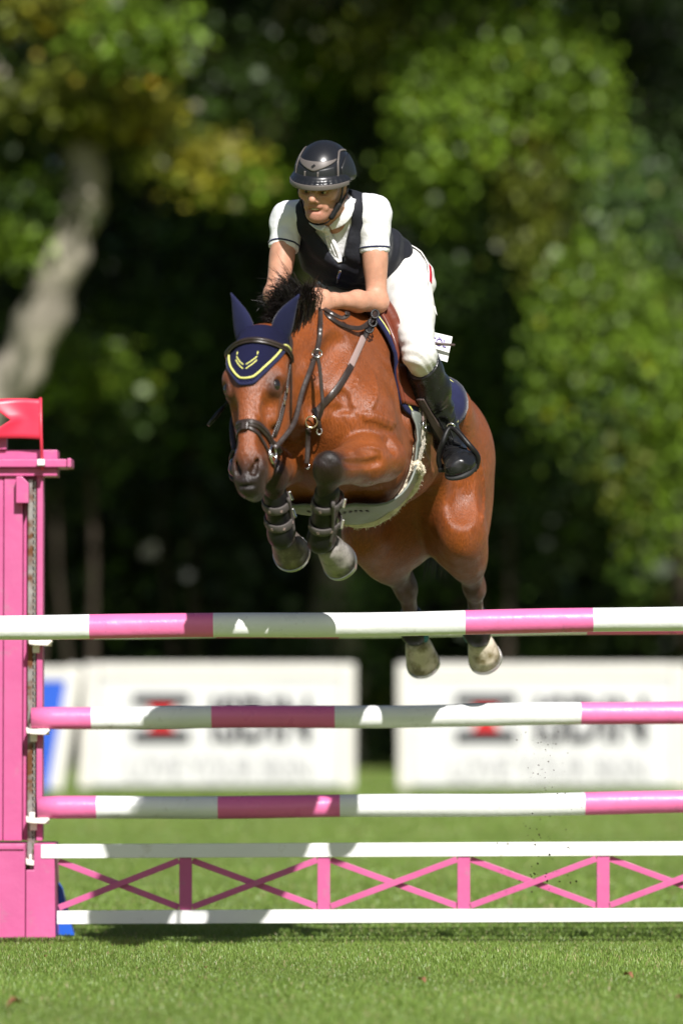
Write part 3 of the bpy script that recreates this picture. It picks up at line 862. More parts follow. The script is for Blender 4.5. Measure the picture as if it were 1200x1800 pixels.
        for ax in range(3):
            s1 = [slice(None)] * 3; s2 = [slice(None)] * 3
            s1[ax] = slice(0, -1); s2[ax] = slice(1, None)
            e = S[tuple(s1)] != S[tuple(s2)]
            E = np.argwhere(e); u, w = [(1, 2), (2, 0), (0, 1)][ax]
            E = E[(E[:, u] > 0) & (E[:, w] > 0) & (E[:, u] < n[u]) & (E[:, w] < n[w])]
            ins = S[tuple(E.T)]
            def cid(du, dw):
                t = E.copy(); t[:, u] -= du; t[:, w] -= dw; return ID[tuple(t.T)]
            q = np.stack([cid(0, 0), cid(1, 0), cid(1, 1), cid(0, 1)], 1)
            q[~ins] = q[~ins][:, ::-1]
            Q.append(q)
        Q = np.concatenate(Q); Q = Q[(Q >= 0).all(1)]
        if disp is None:      # pull the points onto the exact surface
            blk = np.floor((V - lo) / (h * B)).astype(int)
            key = (blk[:, 0] * 4096 + blk[:, 1]) * 4096 + blk[:, 2]
            order = np.argsort(key); ks = key[order]; st = np.concatenate([[0], np.nonzero(np.diff(ks))[0] + 1, [len(ks)]])
            for i in range(len(st) - 1):
                s = order[st[i]:st[i+1]]; idx = cand.get(tuple(blk[s[0]]))
                if idx is None: continue
                p = V[s]; e = h * .25
                f0 = self.f(p, idx); gr = np.stack([self.f(p + np.eye(3)[k] * e, idx) - f0 for k in range(3)], 1) / e
                stp = gr * (f0 / (np.einsum('ij,ij->i', gr, gr) + .05))[:, None]
                V[s] = p - np.clip(stp, -h, h)
        for _ in range(smooth):
            acc = np.zeros_like(V); cnt = np.zeros(len(V))
            for a, b2 in ((0, 1), (1, 2), (2, 3), (3, 0)):
                np.add.at(acc, Q[:, a], V[Q[:, b2]]); np.add.at(acc, Q[:, b2], V[Q[:, a]])
                np.add.at(cnt, Q[:, a], 1); np.add.at(cnt, Q[:, b2], 1)
            V = .5 * V + .5 * acc / cnt[:, None]
        return V, Q
    def mesh(self, name, h, material, parent=None, smooth=1, color=None, disp=None, keep=None):
        V, Q = self.surface(h, smooth, disp)
        if keep is not None:      # drop faces whose corners fall outside a region
            k = keep(V); Q = Q[k[Q].all(1)]
            used = np.unique(Q); mp = np.full(len(V), -1); mp[used] = np.arange(len(used)); V = V[used]; Q = mp[Q]
        me = np_mesh(name, V, Q)
        if color is not None: set_point_color(me, 'coat', color(V) if callable(color) else self.colors(V))
        return link_mesh(name, me, material, parent)

from mathutils.bvhtree import BVHTree
def bvh_of(objs):
    vs = []; fs = []
    for o in objs:
        n = len(vs); vs += [v.co.copy() for v in o.data.vertices]; fs += [tuple(i + n for i in p.vertices) for p in o.data.polygons]
    return BVHTree.FromPolygons(vs, fs)
def snap(bvh, pts, lift=.002):
    """drop points onto a surface; returns the lifted points and normals"""
    out = []; ns = []
    for p in pts:
        co, no, _, _ = bvh.find_nearest(p)
        out.append(co + no * lift); ns.append(no)
    return out, ns
def cast(bvh, px, py, lift=.002, far=None):
    """where the line of sight through (px, py) first meets a surface"""
    o = Vector((0, 0, CAM_H)); d = (at(px, py, 10) - o).normalized()
    co, no, _, _ = bvh.ray_cast(o, d)
    if co is None: co, no = at(px, py, far or 16), -d; return co, no
    return co + no * lift, no
# ------------------------------------------------------------------ the horse
W0 = at(610, 552, 16.4)                                     # withers
YAW, PT = math.radians(17.6), math.radians(12)
Fh = Vector((-math.sin(YAW), -math.cos(YAW), 0)); Lf = Vector((math.cos(YAW), -math.sin(YAW), 0))
Fw = Fh * math.cos(PT) + Vector((0, 0, math.sin(PT))); Up = -Fh * math.sin(PT) + Vector((0, 0, math.cos(PT)))
def H(a, l, u): return W0 + Fw * a + Lf * l + Up * u        # forward, to the horse's left, up
TR = (Fw, Lf, Up)
BAY = (.194, .048, .0092); BAYL = (.222, .060, .0125); BLK = (.007, .006, .006); DKB = (.050, .015, .007); HOOF = (.05, .042, .037); HOOFL = (.42, .33, .23); WHT = (.60, .53, .45)
hb = Body()
# barrel
hb.ell(H(-.10, 0, -.37), (.40, .212, .340), TR, .05, BAY)
hb.ell(H(-.42, 0, -.32), (.46, .232, .270), TR, .12, BAY)
hb.ell(H(-.86, 0, -.22), (.34, .185, .165), TR, .10, BAY)
hb.cone(H(.02, 0, -.06), H(-.55, 0, -.10), .06, .10, .14, BAY, flat=(Lf, .7))      # withers to back
hb.cone(H(-.55, 0, -.12), H(-1.0, 0, -.12), .10, .12, .12, BAY)
# quarters
for s in (1, -1):
    hb.ell(H(-1.02, s * .098, -.215), (.30, .130, .19), TR, .10, BAY)
    hb.ell(H(-1.17, s * .090, -.37), (.22, .108, .29), TR, .10, BAY)
    hb.ell(H(-.80, s * .175, -.13), (.07, .05, .06), TR, .12, BAY)       # point of the hip
# chest and shoulders
hb.ell(H(.16, 0, -.42), (.25, .185, .27), TR, .10, BAY)
for s in (1, -1):
    hb.cone(H(-.02, s * .085, -.10), H(.22, s * .155, -.48), .10, .112, .10, BAY, flat=(Lf, .72))      # shoulder blade
    hb.ell(H(.25, s * .125, -.47), (.13, .115, .15), TR, .07, BAY)       # breast muscle
    hb.cone(H(.22, s * .170, -.47), H(.06, s * .175, -.57), .100, .095, .08, BAY, flat=(Lf, .8))   # upper arm
    hb.ell(H(-.05, s * .155, -.45), (.16, .080, .23), TR, .10, BAY)
hb.cut('ell', H(.40, 0, -.50), (.06, .022, .16), TR, k=.07)               # groove between the breast muscles
# neck
POLL = at(458, 592, 15.72)
c0, c1, c2 = H(.02, 0, -.02), H(.28, 0, -.10), POLL + Vector((.10, .17, .02))    # line of the crest
n1 = c1 - Up * .17; n2 = c2 - Vector((.02, .0, .155)); n3 = POLL + Vector((.035, .06, -.055))
nd = (POLL - n1).normalized(); nl = nd.cross(Vector((0, 0, 1))).normalized(); nu = nl.cross(nd).normalized()
hb.cone(H(.0, 0, -.29), n1, .24, .185, .10, BAY, flat=(Lf, .60))
hb.cone(n1, n2, .185, .150, .08, BAY, flat=(nl, .60))
hb.cone(n2, n3, .15, .10, .06, BAY, flat=(nl, .68))
hb.cone(c0 - Up * .04, c1 - Up * .035, .05, .036, .08, BAY)                # crest
hb.cone(c1 - Up * .035, c2 - Up * .03, .036, .034, .06, BAY)
hb.cone(H(.31, .0, -.40), n2 - nu * .10, .085, .06, .08, BAY)               # windpipe
hb.cone(H(.26, .095, -.36), n2 + nl * .06, .06, .05, .06, BAY); hb.cone(H(.26, -.095, -.36), n2 - nl * .06, .06, .05, .06, BAY)
# head: hd runs down the face, hf out of the face, hl to the horse's left
MUZ = at(441, 866, 15.50)
hd = (MUZ - POLL).normalized()
hf = Vector((-.30, -.94, .10)); hf = (hf - hd * hf.dot(hd)).normalized(); hl = hd.cross(hf).normalized()
if hl.x < 0: hl = -hl
HL = (MUZ - POLL).length / .60
def K(d, f, l): return POLL + (hd * d + hf * f + hl * l) * HL
HA = (hd, hf, hl)
hb.ell(K(.10, -.01, 0), (.135, .105, .088), HA, .05, BAY)                    # cranium
hb.ell(K(.17, .035, 0), (.12, .060, .078), HA, .04, BAY)                     # forehead
hb.cone(K(.17, .045, 0), K(.47, .050, 0), .052, .034, .05, BAY, flat=(hl, 1.08))   # nasal bone
hb.cone(K(.20, -.01, 0), K(.50, .0, 0), .088, .049, .05, BAY, flat=(hl, .74))
for s in (1, -1):
    hb.ell(K(.205, -.085, s * .045), (.125, .105, .032), HA, .05, BAY)        # cheek
    hb.cone(K(.20, .035, s * .074), K(.33, .002, s * .064), .022, .014, .03, BAY)   # facial crest
    hb.ell(K(.185, .040, s * .078), (.040, .030, .026), HA, .025, BAY)          # brow over the eye
    hb.ell(K(.222, .046, s * .079), (.042, .034, .022), HA, .012, (.012, .006, .005))           # lids
    hb.cone(K(.194, .068, s * .076), K(.201, .034, s * .098), .008, .007, .010, (.022, .010, .007)); hb.cone(K(.250, .062, s * .074), K(.246, .036, s * .092), .007, .006, .010, (.03, .015, .011))
    hb.cone(K(.08, .0, s * .07), K(.17, .03, s * .085), .03, .025, .04, BAY)
    hb.cone(K(.30, -.10, s * .035), K(.50, -.055, s * .022), .045, .032, .05, BAY)   # lower jaw
hb.ell(K(.535, .010, 0), (.078, .056, .043), HA, .05, (.012, .008, .007))                     # muzzle
for s in (1, -1):
    hb.ell(K(.532, .030, s * .032), (.046, .030, .022), HA, .022, (.010, .008, .007))           # nostril rims
    hb.cone(K(.44, .03, s * .028), K(.52, .03, s * .034), .016, .018, .03, (.045, .018, .010))
hb.ell(K(.588, .014, 0), (.034, .044, .038), HA, .03, BLK)                     # upper lip
hb.ell(K(.584, -.042, 0), (.030, .032, .031), HA, .025, BLK)                   # chin
for s in (1, -1):
    hb.cut('cone', K(.508, .056, s * .034), K(.550, .056, s * .025), .008, .012, k=.010)
    hb.cut('ell', K(.223, .066, s * .101), (.022, .018, .014), HA, k=.006)
    hb.cut('cone', K(.30, .055, s * .068), K(.44, .045, s * .058), .010, .008, k=.05)
hb.cut('cone', K(.597, .05, -.05), K(.597, .05, .05), .004, .004, k=.012)
for s in (1, -1):                                                               # ears, stiff and upright
    e0 = K(-.005, -.02, s * .062); e1 = at(410, 520, 15.70) if s < 0 else at(522, 524, 15.62)
    em = e0.lerp(e1, .45)
    hb.cone(e0, em, .016, .011, .03, BAY, flat=(hf, .5)); hb.cone(em, e0.lerp(e1, .75), .011, .003, .01, BAY, flat=(hf, .5))
# forelegs
def front_leg(s, elbow, knee, fet, toe):
    d1 = (knee - elbow).normalized()
    hb.cone(elbow, elbow.lerp(knee, .36), .080, .088, .035, BAY)
    hb.cone(elbow.lerp(knee, .36) + Vector((0, 0, .006)), elbow.lerp(knee, .84), .084, .052, .02, BAYL)
    hb.cone(elbow + Vector((0, 0, -.03)), elbow.lerp(knee, .8) + Vector((0, 0, -.026)), .055, .028, .02, BAYL)
    hb.cone(elbow.lerp(knee, .74), knee, .056, .050, .03, (.03, .011, .006))
    c = (fet - knee).normalized(); sd = d1.cross(c).normalized(); fr = c.cross(sd).normalized()
    if fr.dot(d1) < 0: fr = -fr
    hb.ell(knee + fr * .000, (.074, .047, .040), (c, sd, fr), .03, BLK)            # knee
    hb.ell(knee + fr * .030 + c * .020, (.020, .032, .018), (c, sd, fr), .014, BLK); hb.ell(knee + fr * .026 - c * .026, (.020, .034, .020), (c, sd, fr), .014, BLK); hb.ell(knee + sd * .036 + c * .012, (.026, .016, .022), (c, sd, fr), .016, BLK); hb.ell(knee - sd * .036 - c * .012, (.026, .016, .022), (c, sd, fr), .016, BLK)
    hb.ell(knee - fr * .036 + c * .0, (.035, .022, .020), (c, sd, fr), .025, BLK)
    hb.cone(elbow.lerp(knee, .55) - c * -.03, knee + c * .01 - fr * .02, .03, .025, .03, DKB)
    hb.cone(knee + c * .03, fet, .040, .031, .02, BLK, flat=(sd, .82))
    hb.cone(knee + c * .05 - fr * .028, fet - fr * .026, .018, .018, .02, BLK)        # tendon
    hb.ell(fet, (.045, .036, .046), (c, sd, fr), .02, BLK)
    p = (toe - fet); pl = p.length; p.normalize()
    hb.cone(fet, fet + p * pl * .5, .034, .036, .02, BLK)
    return c, sd, fr, p
LEGS = {}
LE = at(674, 804, 16.02); LK = at(577, 824, 15.68); LFt = at(564, 946, 15.90); LT = at(602, 978, 16.05)
RE = H(.14, -.185, -.58); RK = at(478, 836, 15.84); RFt = at(494, 938, 15.98); RT = at(511, 963, 16.10)
LEGS['lf'] = (LE, LK, LFt, LT) + front_leg(1, LE, LK, LFt, LT)
LEGS['rf'] = (RE, RK, RFt, RT) + front_leg(-1, RE, RK, RFt, RT)
# hind legs
def hind_leg(s, stifle, hock, fet, toe):
    hip = H(-1.08, s * .108, -.28)
    hb.cone(hip, stifle + Up * .02, .165, .080, .12, BAY, flat=(Lf, .68))
    hb.cone(H(-1.25, s * .10, -.42), stifle.lerp(hock, .35), .12, .075, .10, BAY, flat=(Lf, .75))
    hb.ell(stifle, (.050, .045, .070), TR, .10, BAY)
    hb.cone(stifle, stifle.lerp(hock, .55), .070, .054, .07, BAY, flat=(Lf, .82)); hb.cone(stifle.lerp(hock, .5), hock, .058, .043, .05, DKB, flat=(Lf, .82))
    g = (hock - stifle).normalized(); c = (fet - hock).normalized(); sd = Lf
    fr = sd.cross(c).normalized()
    if fr.dot(Fh) < 0: fr = -fr
    hb.ell(hock, (.060, .038, .050), (c, sd, fr), .03, DKB)
    hb.cone(hock - fr * .045 - c * .04, hock + c * .06 - fr * .02, .018, .02, .03, DKB)      # point of the hock
    hb.cone(hock + c * .03, fet, .036, .031, .02, DKB, flat=(sd, .85))
    hb.cone(hock + c * .05 - fr * .028, fet - fr * .026, .018, .018, .02, BLK)
    hb.ell(fet, (.044, .036, .045), (c, sd, fr), .02, BLK)
    p = (toe - fet); pl = p.length; p.normalize()
    hb.cone(fet, fet + p * pl * .5, .034, .036, .02, WHT)
    return c, sd, fr, p
LS = H(-1.0, .182, -.565); LHk = at(833, 1032, 17.48); LHf = at(838, 1112, 17.72); LHt = at(853, 1150, 17.84)
RS = H(-.93, -.182, -.585); RHk = at(713, 1034, 17.56); RHf = at(727, 1110, 17.76); RHt = at(744, 1158, 17.89)
LEGS['lh'] = (LS, LHk, LHf, LHt) + hind_leg(1, LS, LHk, LHf, LHt)
LEGS['rh'] = (RS, RHk, RHf, RHt) + hind_leg(-1, RS, RHk, RHf, RHt)
hb.cut('ell', H(-.78, .30, -.50), (.10, .05, .14), TR, k=.06)              # flank hollows


def coat_material():
    m = mat('bay_coat', BAY, .43, .44, attr='coat', var=.22, vscale=9, detail=8, rvar=.16)
    nt = m.node_tree; b = nt.nodes['Principled BSDF']; N = nt.nodes.new; L = nt.links.new
    tc = N('ShaderNodeTexCoord')
    # fine hair, sweat ridges and veins as relief
    n1 = N('ShaderNodeTexNoise'); n1.inputs['Scale'].default_value = 230; n1.inputs['Detail'].default_value = 4
    n2 = N('ShaderNodeTexNoise'); n2.inputs['Scale'].default_value = 14; n2.inputs['Detail'].default_value = 6; n2.inputs['Distortion'].default_value = 1.4
    mp = N('ShaderNodeMapping'); mp.inputs['Scale'].default_value = (1, 1, .22); mp.inputs['Rotation'].default_value = (.25, .35, 0)
    L(tc.outputs['Object'], mp.inputs[0]); L(mp.outputs[0], n1.inputs['Vector']); L(tc.outputs['Object'], n2.inputs['Vector'])
    # streaks of lighter and darker hair
    src = b.inputs['Base Color'].links[0].from_socket
    mr = N('ShaderNodeMapRange'); mr.inputs['From Min'].default_value = .3; mr.inputs['From Max'].default_value = .7; mr.inputs['To Min'].default_value = .72; mr.inputs['To Max'].default_value = 1.28
    L(n1.outputs['Fac'], mr.inputs['Value'])
    hs = N('ShaderNodeHueSaturation'); L(src, hs.inputs['Color']); L(mr.outputs[0], hs.inputs['Value']); L(hs.outputs[0], b.inputs['Base Color'])
    b1 = N('ShaderNodeBump'); b1.inputs['Strength'].default_value = .6; b1.inputs['Distance'].default_value = .006
    b2 = N('ShaderNodeBump'); b2.inputs['Strength'].default_value = .13; b2.inputs['Distance'].default_value = .02
    L(n2.outputs['Fac'], b2.inputs['Height']); L(n1.outputs['Fac'], b1.inputs['Height']); L(b2.outputs[0], b1.inputs['Normal']); L(b1.outputs[0], b.inputs['Normal'])
    b.inputs['Anisotropic'].default_value = .55
    tg = N('ShaderNodeTangent'); tg.direction_type = 'RADIAL'; tg.axis = 'Z'; L(tg.outputs[0], b.inputs['Tangent'])
    b.inputs['Sheen Weight'].default_value = .05; b.inputs['Sheen Tint'].default_value = (.9, .5, .3, 1)
    return m
M_coat = coat_material()
# veins, folds and muscle lines laid on the surface, where the light shows them
def on_skin(pxs):
    o = np.array([0, 0, CAM_H]); d = np.array([list((at(x, y, 10) - Vector(o)).normalized()) for x, y in pxs]); t = np.full(len(d), 15.2)
    for _ in range(70):
        v = hb.f(o + d * t[:, None]); t = t + np.where(v > .0004, np.maximum(v * .75, .0008), 0)
        if (v < .0004).all(): break
    return [Vector(p) if k < 18.5 else None for p, k in zip(o + d * t[:, None], t)]
LINES = [('g', [(600, 600), (575, 640), (560, 690), (556, 720)], .018, .06), ('g', [(603, 690), (606, 700), (608, 712)], .007, .02),
         ('g', [(606, 813), (630, 815), (652, 815), (668, 810)], .0055, .022), ('g', [(684, 776), (690, 786)], .012, .03),
         ('g', [(700, 640), (712, 690), (716, 730)], .014, .06), ('g', [(800, 760), (815, 830), (812, 900)], .016, .07), ('g', [(592, 722), (606, 716), (614, 720)], .005, .02),
         ('v', [(655, 655), (662, 690), (650, 720)], .0035, 0), ('v', [(630, 660), (620, 690)], .003, 0), ('v', [(456, 700), (452, 725), (462, 745)], .003, 0),
         ('v', [(615, 795), (640, 786), (668, 790)], .0035, 0), ('v', [(840, 800), (850, 860), (846, 920)], .005, 0), ('v', [(720, 770), (745, 800), (760, 835)], .004, 0),
         ('v', [(640, 735), (660, 738), (690, 752)], .004, 0), ('v', [(636, 728), (660, 730), (694, 745)], .0035, 0)]
dense = [[(v.x, v.y) for v in catmull([Vector((x, y, 0)) for x, y in l[1]], 4)] for l in LINES]
flat_ = on_skin([p for l in dense for p in l]); k_ = 0; GR = []; VE = []
for (kind, _, r, k), l in zip(LINES, dense):
    P_ = [p for p in flat_[k_:k_ + len(l)] if p is not None]; k_ += len(l)
    for i in range(len(P_) - 1): (GR if kind == 'g' else VE).append((P_[i], P_[i+1], r, k))
for a, b_, r, _ in VE: hb.cone(a, b_, r, r, .014, BAY)
for a, b_, r, k in GR: hb.cut('cone', a + Vector((0, -r * .55, 0)), b_ + Vector((0, -r * .55, 0)), r, r, k=k)
horse = empty('horse', (W0.x, W0.y, 0))
horse.location = H(-.4, 0, -.7)
tag(horse, 'bay horse with black legs jumping over the poles, forelegs folded', 'horse')
hbody = hb.mesh('body', .0066, M_coat, horse, smooth=2, color=True)
HB = bvh_of([hbody])

# eyes, hooves, mane, tail
M_eye = mat('dark_eye', (.012, .008, .006), .06, .8, var=0)
for s_ in (1, -1):
    e = Body(); e.ell(K(.222, .055, s_ * .084), (.026, .021, .019), HA, .01)
    e.mesh('eye', .003, M_eye, horse)
M_hoof_d = mat('dark_hoof_horn', (.10, .082, .072), .45, .45, var=.3, vscale=20, dirt=((.30, .26, .22), 14, .5, .7), bump=.3, bscale=50)
M_hoof_l = mat('pale_hoof_horn', (.58, .50, .40), .42, .45, var=.15, vscale=12, dirt=((.20, .16, .08), 16, .46, .62), bump=.3, bscale=50)
M_hoof_g = mat('grey_hoof_horn', (.27, .245, .225), .45, .45, var=.25, vscale=18, dirt=((.08, .07, .06), 15, .48, .64), bump=.3, bscale=50)
M_shoe = mat('horseshoe_steel', (.45, .44, .43), .35, .5, metal=.9, var=.2)
def hoof(key, pale):
    up_, kn, fet, toe, c, sd, fr, p = LEGS[key]
    ax = p; pl = (toe - fet).length
    side = (sd - ax * sd.dot(ax)).normalized(); front = side.cross(ax).normalized()
    if front.dot(fr) < 0: front = -front
    n = 30; rings = []
    for t, w, dep, sh in ((.30, .040, .044, .0), (.40, .049, .052, .0), (.50, .053, .055, .003), (.75, .060, .062, .010), (1.0, .066, .070, .016), (1.06, .066, .070, .017)):
        ring = []
        for j in range(n):
            a = 2 * math.pi * j / n
            x, y = math.cos(a), math.sin(a)
            heel = max(0, -y)
            cc = fet + ax * pl * (t - .16 * heel * (t > .6)) + front * sh
            ring.append(cc + side * (w * x * (1 - .10 * heel)) + front * (dep * y * (1 - .16 * heel)))
        rings.append(ring)
    mb = MB(); vs = [v for r in rings[:5] for v in r]; fs = []
    for i in range(4):
        for j in range(n): fs.append((i*n+j, i*n+(j+1) % n, (i+1)*n+(j+1) % n, (i+1)*n+j))
    fs.append(tuple(range(4*n, 5*n))); fs.append(tuple(range(n-1, -1, -1)))
    mb.add(vs, fs); o = mb.build('hoof', M_hoof_l if pale else (M_hoof_g if key == 'lf' else M_hoof_d), horse, smooth=True)
    mb = MB(); r1, r2 = rings[4], rings[5]; cen = sum(r1, Vector()) / n
    js = [j for j in range(n)]
    vs = [v + (v - cen) * .03 for v in r1] + [v + (v - cen) * .03 + ax * .004 for v in r2] + [cen + (v - cen) * .66 + ax * .012 for v in r1] + [cen + (v - cen) * .66 - ax * .001 for v in r1]
    fs = []
    for i in range(4):
        for j in js: fs.append((i*n+j, i*n+(j+1) % n, ((i+1) % 4)*n+(j+1) % n, ((i+1) % 4)*n+j))
    mb.add(vs, fs); mb.build('shoe', M_shoe, o, smooth=False)
for k_, pl_ in (('lf', 0), ('rf', 0), ('lh', 1), ('rh', 1)): hoof(k_, pl_)

M_hair = mat('black_horse_hair', (.012, .009, .008), .38, .5, var=.3, vscale=40)
def hair(name, strands, w, mat_, parent):
    """strands: lists of points; each a thin tapering ribbon with a fold"""
    V = []; F = []
    for P in strands:
        P = catmull(P, 4); m = len(P); n0 = len(V)
        sd_ = Vector((random.gauss(0, 1), random.gauss(0, 1), random.gauss(0, 1)))
        for i, q in enumerate(P):
            t = (P[min(i+1, m-1)] - P[max(i-1, 0)]).normalized(); s1 = t.cross(sd_).normalized()
            ww = w * (1 - .85 * (i / (m-1)) ** 2)
            V += [q - s1 * ww, q + t.cross(s1) * ww * .5, q + s1 * ww]
        for i in range(m - 1):
            for j in (0, 1): F.append((n0+i*3+j, n0+i*3+j+1, n0+(i+1)*3+j+1, n0+(i+1)*3+j))
    me = np_mesh(name, [tuple(v) for v in V], F)
    return link_mesh(name, me, mat_, parent)
R_ = random.Random(3)
st = []
crest = catmull([c0, c1, c2, POLL + Vector((.05, .06, .03))], 12)
locks = []
for k in range(90):
    t = R_.random() ** .8
    top = math.exp(-((t - .60) / .26) ** 2)
    dv = Vector((.02 + R_.gauss(0, .16), -.25 + R_.gauss(0, .22), 1)).normalized()
    ln = Vector((-.30 + R_.gauss(0, .22), -.45 + R_.gauss(0, .25), -.02 + R_.gauss(0, .22)))
    locks.append((t, (.03 + .15 * top) * R_.uniform(.75, 1.1), dv, ln))
for i in range(6500):
    t0, h_, dirv, lean = locks[R_.randrange(len(locks))]
    t = min(max(t0 + R_.gauss(0, .035), 0), .999); q = crest[int(t * (len(crest) - 1))].copy()
    q += nl * R_.gauss(0, .014) + Vector((0, 0, -.015)); h_ *= R_.uniform(.7, 1.08)
    dirv = (dirv + Vector((R_.gauss(0, .07), R_.gauss(0, .09), 0))).normalized(); lean = lean + Vector((R_.gauss(0, .09), R_.gauss(0, .09), R_.gauss(0, .09)))
    a = q + dirv * h_ * .55; b = q + dirv * h_ + lean * h_ * .35; c_ = b + lean * h_ * R_.uniform(.3, .7)
    st.append([q, a, b, c_])
hair('mane', st, .0018, M_hair, horse)
st = []
dock = H(-1.37, 0, -.16)
for i in range(500):
    q = dock + Lf * R_.gauss(0, .018) + Up * R_.gauss(0, .02)
    sp = Vector((R_.gauss(-.05, .03), R_.gauss(0, .05), 0))
    st.append([q, q - Fh * .12 + Up * .02 + sp * .3, q - Fh * .22 - Up * .22 + sp, q - Fh * .30 - Up * R_.uniform(.35, .5) + sp * 1.6])
hair('tail', st, .003, M_hair, horse)
# ------------------------------------------------------------------ tack
M_leather = mat('dark_brown_leather', (.030, .020, .016), .34, .5, var=.25, vscale=25, bump=.25, bscale=120, bdist=.002, rvar=.1)
M_black_lea = mat('black_leather', (.008, .0075, .008), .42, .35, var=.25, vscale=20, bump=.25, bscale=90, bdist=.002, rvar=.1)
M_saddle = mat('chestnut_saddle_leather', (.135, .032, .016), .36, .5, var=.22, vscale=14, bump=.2, bscale=130, bdist=.002, rvar=.1)
M_steel = mat('polished_steel', (.70, .69, .67), .18, .6, metal=1.0, var=.1)
M_brass = mat('pale_brass', (.60, .52, .33), .22, .6, metal=1.0, var=.1)
M_navy = mat('navy_cloth', (.014, .016, .055), .85, .2, var=.15, vscale=30, bump=.4, bscale=300, bdist=.002, sheen=.2)
M_yellow = mat('yellow_cord', (.70, .68, .20), .7, .3, var=.12, vscale=60, bump=.4, bscale=260, bdist=.002)
M_elastic = mat('grey_pink_elastic', (.30, .215, .20), .8, .2, var=.06, bump=.3, bscale=200, bdist=.002)
M_fleece = mat('cream_fleece', (.66, .58, .44), .95, .1, var=.2, vscale=40, bump=1.0, bscale=70, bdist=.012, sheen=.3)
M_guard = mat('grey_green_leather', (.145, .160, .140), .42, .45, var=.14, vscale=9, bump=.2, bscale=90, bdist=.002)
M_greystrap = mat('grey_strap', (.085, .074, .070), .6, .3, var=.15, vscale=40)
M_teal = mat('teal_trim', (.02, .16, .19), .6, .3, var=.1)

def crochet():
    m = mat('navy_crochet', (.016, .017, .075), .85, .2, var=.1, vscale=40)
    nt = m.node_tree; b = nt.nodes['Principled BSDF']; N = nt.nodes.new; L = nt.links.new
    a = N('ShaderNodeAttribute'); a.attribute_name = 'weave'
    sp = N('ShaderNodeSeparateXYZ'); L(a.outputs['Vector'], sp.inputs[0])
    def sn(o, k):
        mu = N('ShaderNodeMath'); mu.operation = 'MULTIPLY'; mu.inputs[1].default_value = k; L(o, mu.inputs[0])
        s = N('ShaderNodeMath'); s.operation = 'SINE'; L(mu.outputs[0], s.inputs[0]); return s.outputs[0]
    m1 = N('ShaderNodeMath'); m1.operation = 'MULTIPLY'; L(sn(sp.outputs[0], 900), m1.inputs[0]); L(sn(sp.outputs[1], 820), m1.inputs[1])
    bp = N('ShaderNodeBump'); bp.inputs['Strength'].default_value = .9; bp.inputs['Distance'].default_value = .006
    L(m1.outputs[0], bp.inputs['Height']); L(bp.outputs[0], b.inputs['Normal'])
    mr = N('ShaderNodeMapRange'); mr.inputs['From Min'].default_value = -1; mr.inputs['From Max'].default_value = 1
    L(m1.outputs[0], mr.inputs['Value'])
    mx = N('ShaderNodeMix'); mx.data_type = 'RGBA'; mx.inputs['A'].default_value = (.007, .007, .026, 1); mx.inputs['B'].default_value = (.026, .028, .110, 1)
    L(mr.outputs[0], mx.inputs['Factor']); L(mx.outputs['Result'], b.inputs['Base Color'])
    return m
M_crochet = crochet()

def shell(name, G, Nn, lift, t, material, parent, uv=None):
    """grid of surface points G[i][j] with normals -> closed thin sheet"""
    ni, nj = len(G), len(G[0]); V = []; F = []
    for lay in (lift + t, lift):
        for i in range(ni):
            for j in range(nj): V.append(G[i][j] + Nn[i][j] * lay)
    o = ni * nj; id_ = lambda i, j: i * nj + j
    for i in range(ni - 1):
        for j in range(nj - 1):
            a, b, c, d = id_(i, j), id_(i+1, j), id_(i+1, j+1), id_(i, j+1)
            F += [(a, b, c, d), (o+d, o+c, o+b, o+a)]
    for i in range(ni - 1):
        for j in (0, nj - 1): a, b = id_(i, j), id_(i+1, j); F.append((a, o+a, o+b, b))
    for j in range(nj - 1):
        for i in (0, ni - 1): a, b = id_(i, j), id_(i, j+1); F.append((a, b, o+b, o+a))
    mb = MB(); mb.add(V, F); ob = mb.build(name, material, parent, smooth=True)
    if uv is not None:
        at_ = ob.data.attributes.new('weave', 'FLOAT_VECTOR', 'POINT')
        fl = [uv(i, j) for i in range(ni) for j in range(nj)] * 2
        at_.data.foreach_set('vector', np.array([(x, y, 0) for x, y in fl], dtype=np.float32).ravel())
    return ob
def ray_in(bvh, c, d, far=.7):
    co, no, _, _ = bvh.ray_cast(c + d * far, -d)
    if co is None: co, no = c + d * .2, d
    if no.dot(d) < 0: no = -no
    return co, no
def smooth_grid(G, it=2):
    for _ in range(it):
        Q = [[p.copy() for p in r] for r in G]
        for i in range(len(G)):
            for j in range(len(G[0])):
                nb = [Q[a][b] for a, b in ((i-1, j), (i+1, j), (i, j-1), (i, j+1)) if 0 <= a < len(G) and 0 <= b < len(G[0])]
                if 0 < i < len(G)-1 and 0 < j < len(G[0])-1: G[i][j] = (Q[i][j] + sum(nb, Vector()) / len(nb)) / 2
    return G

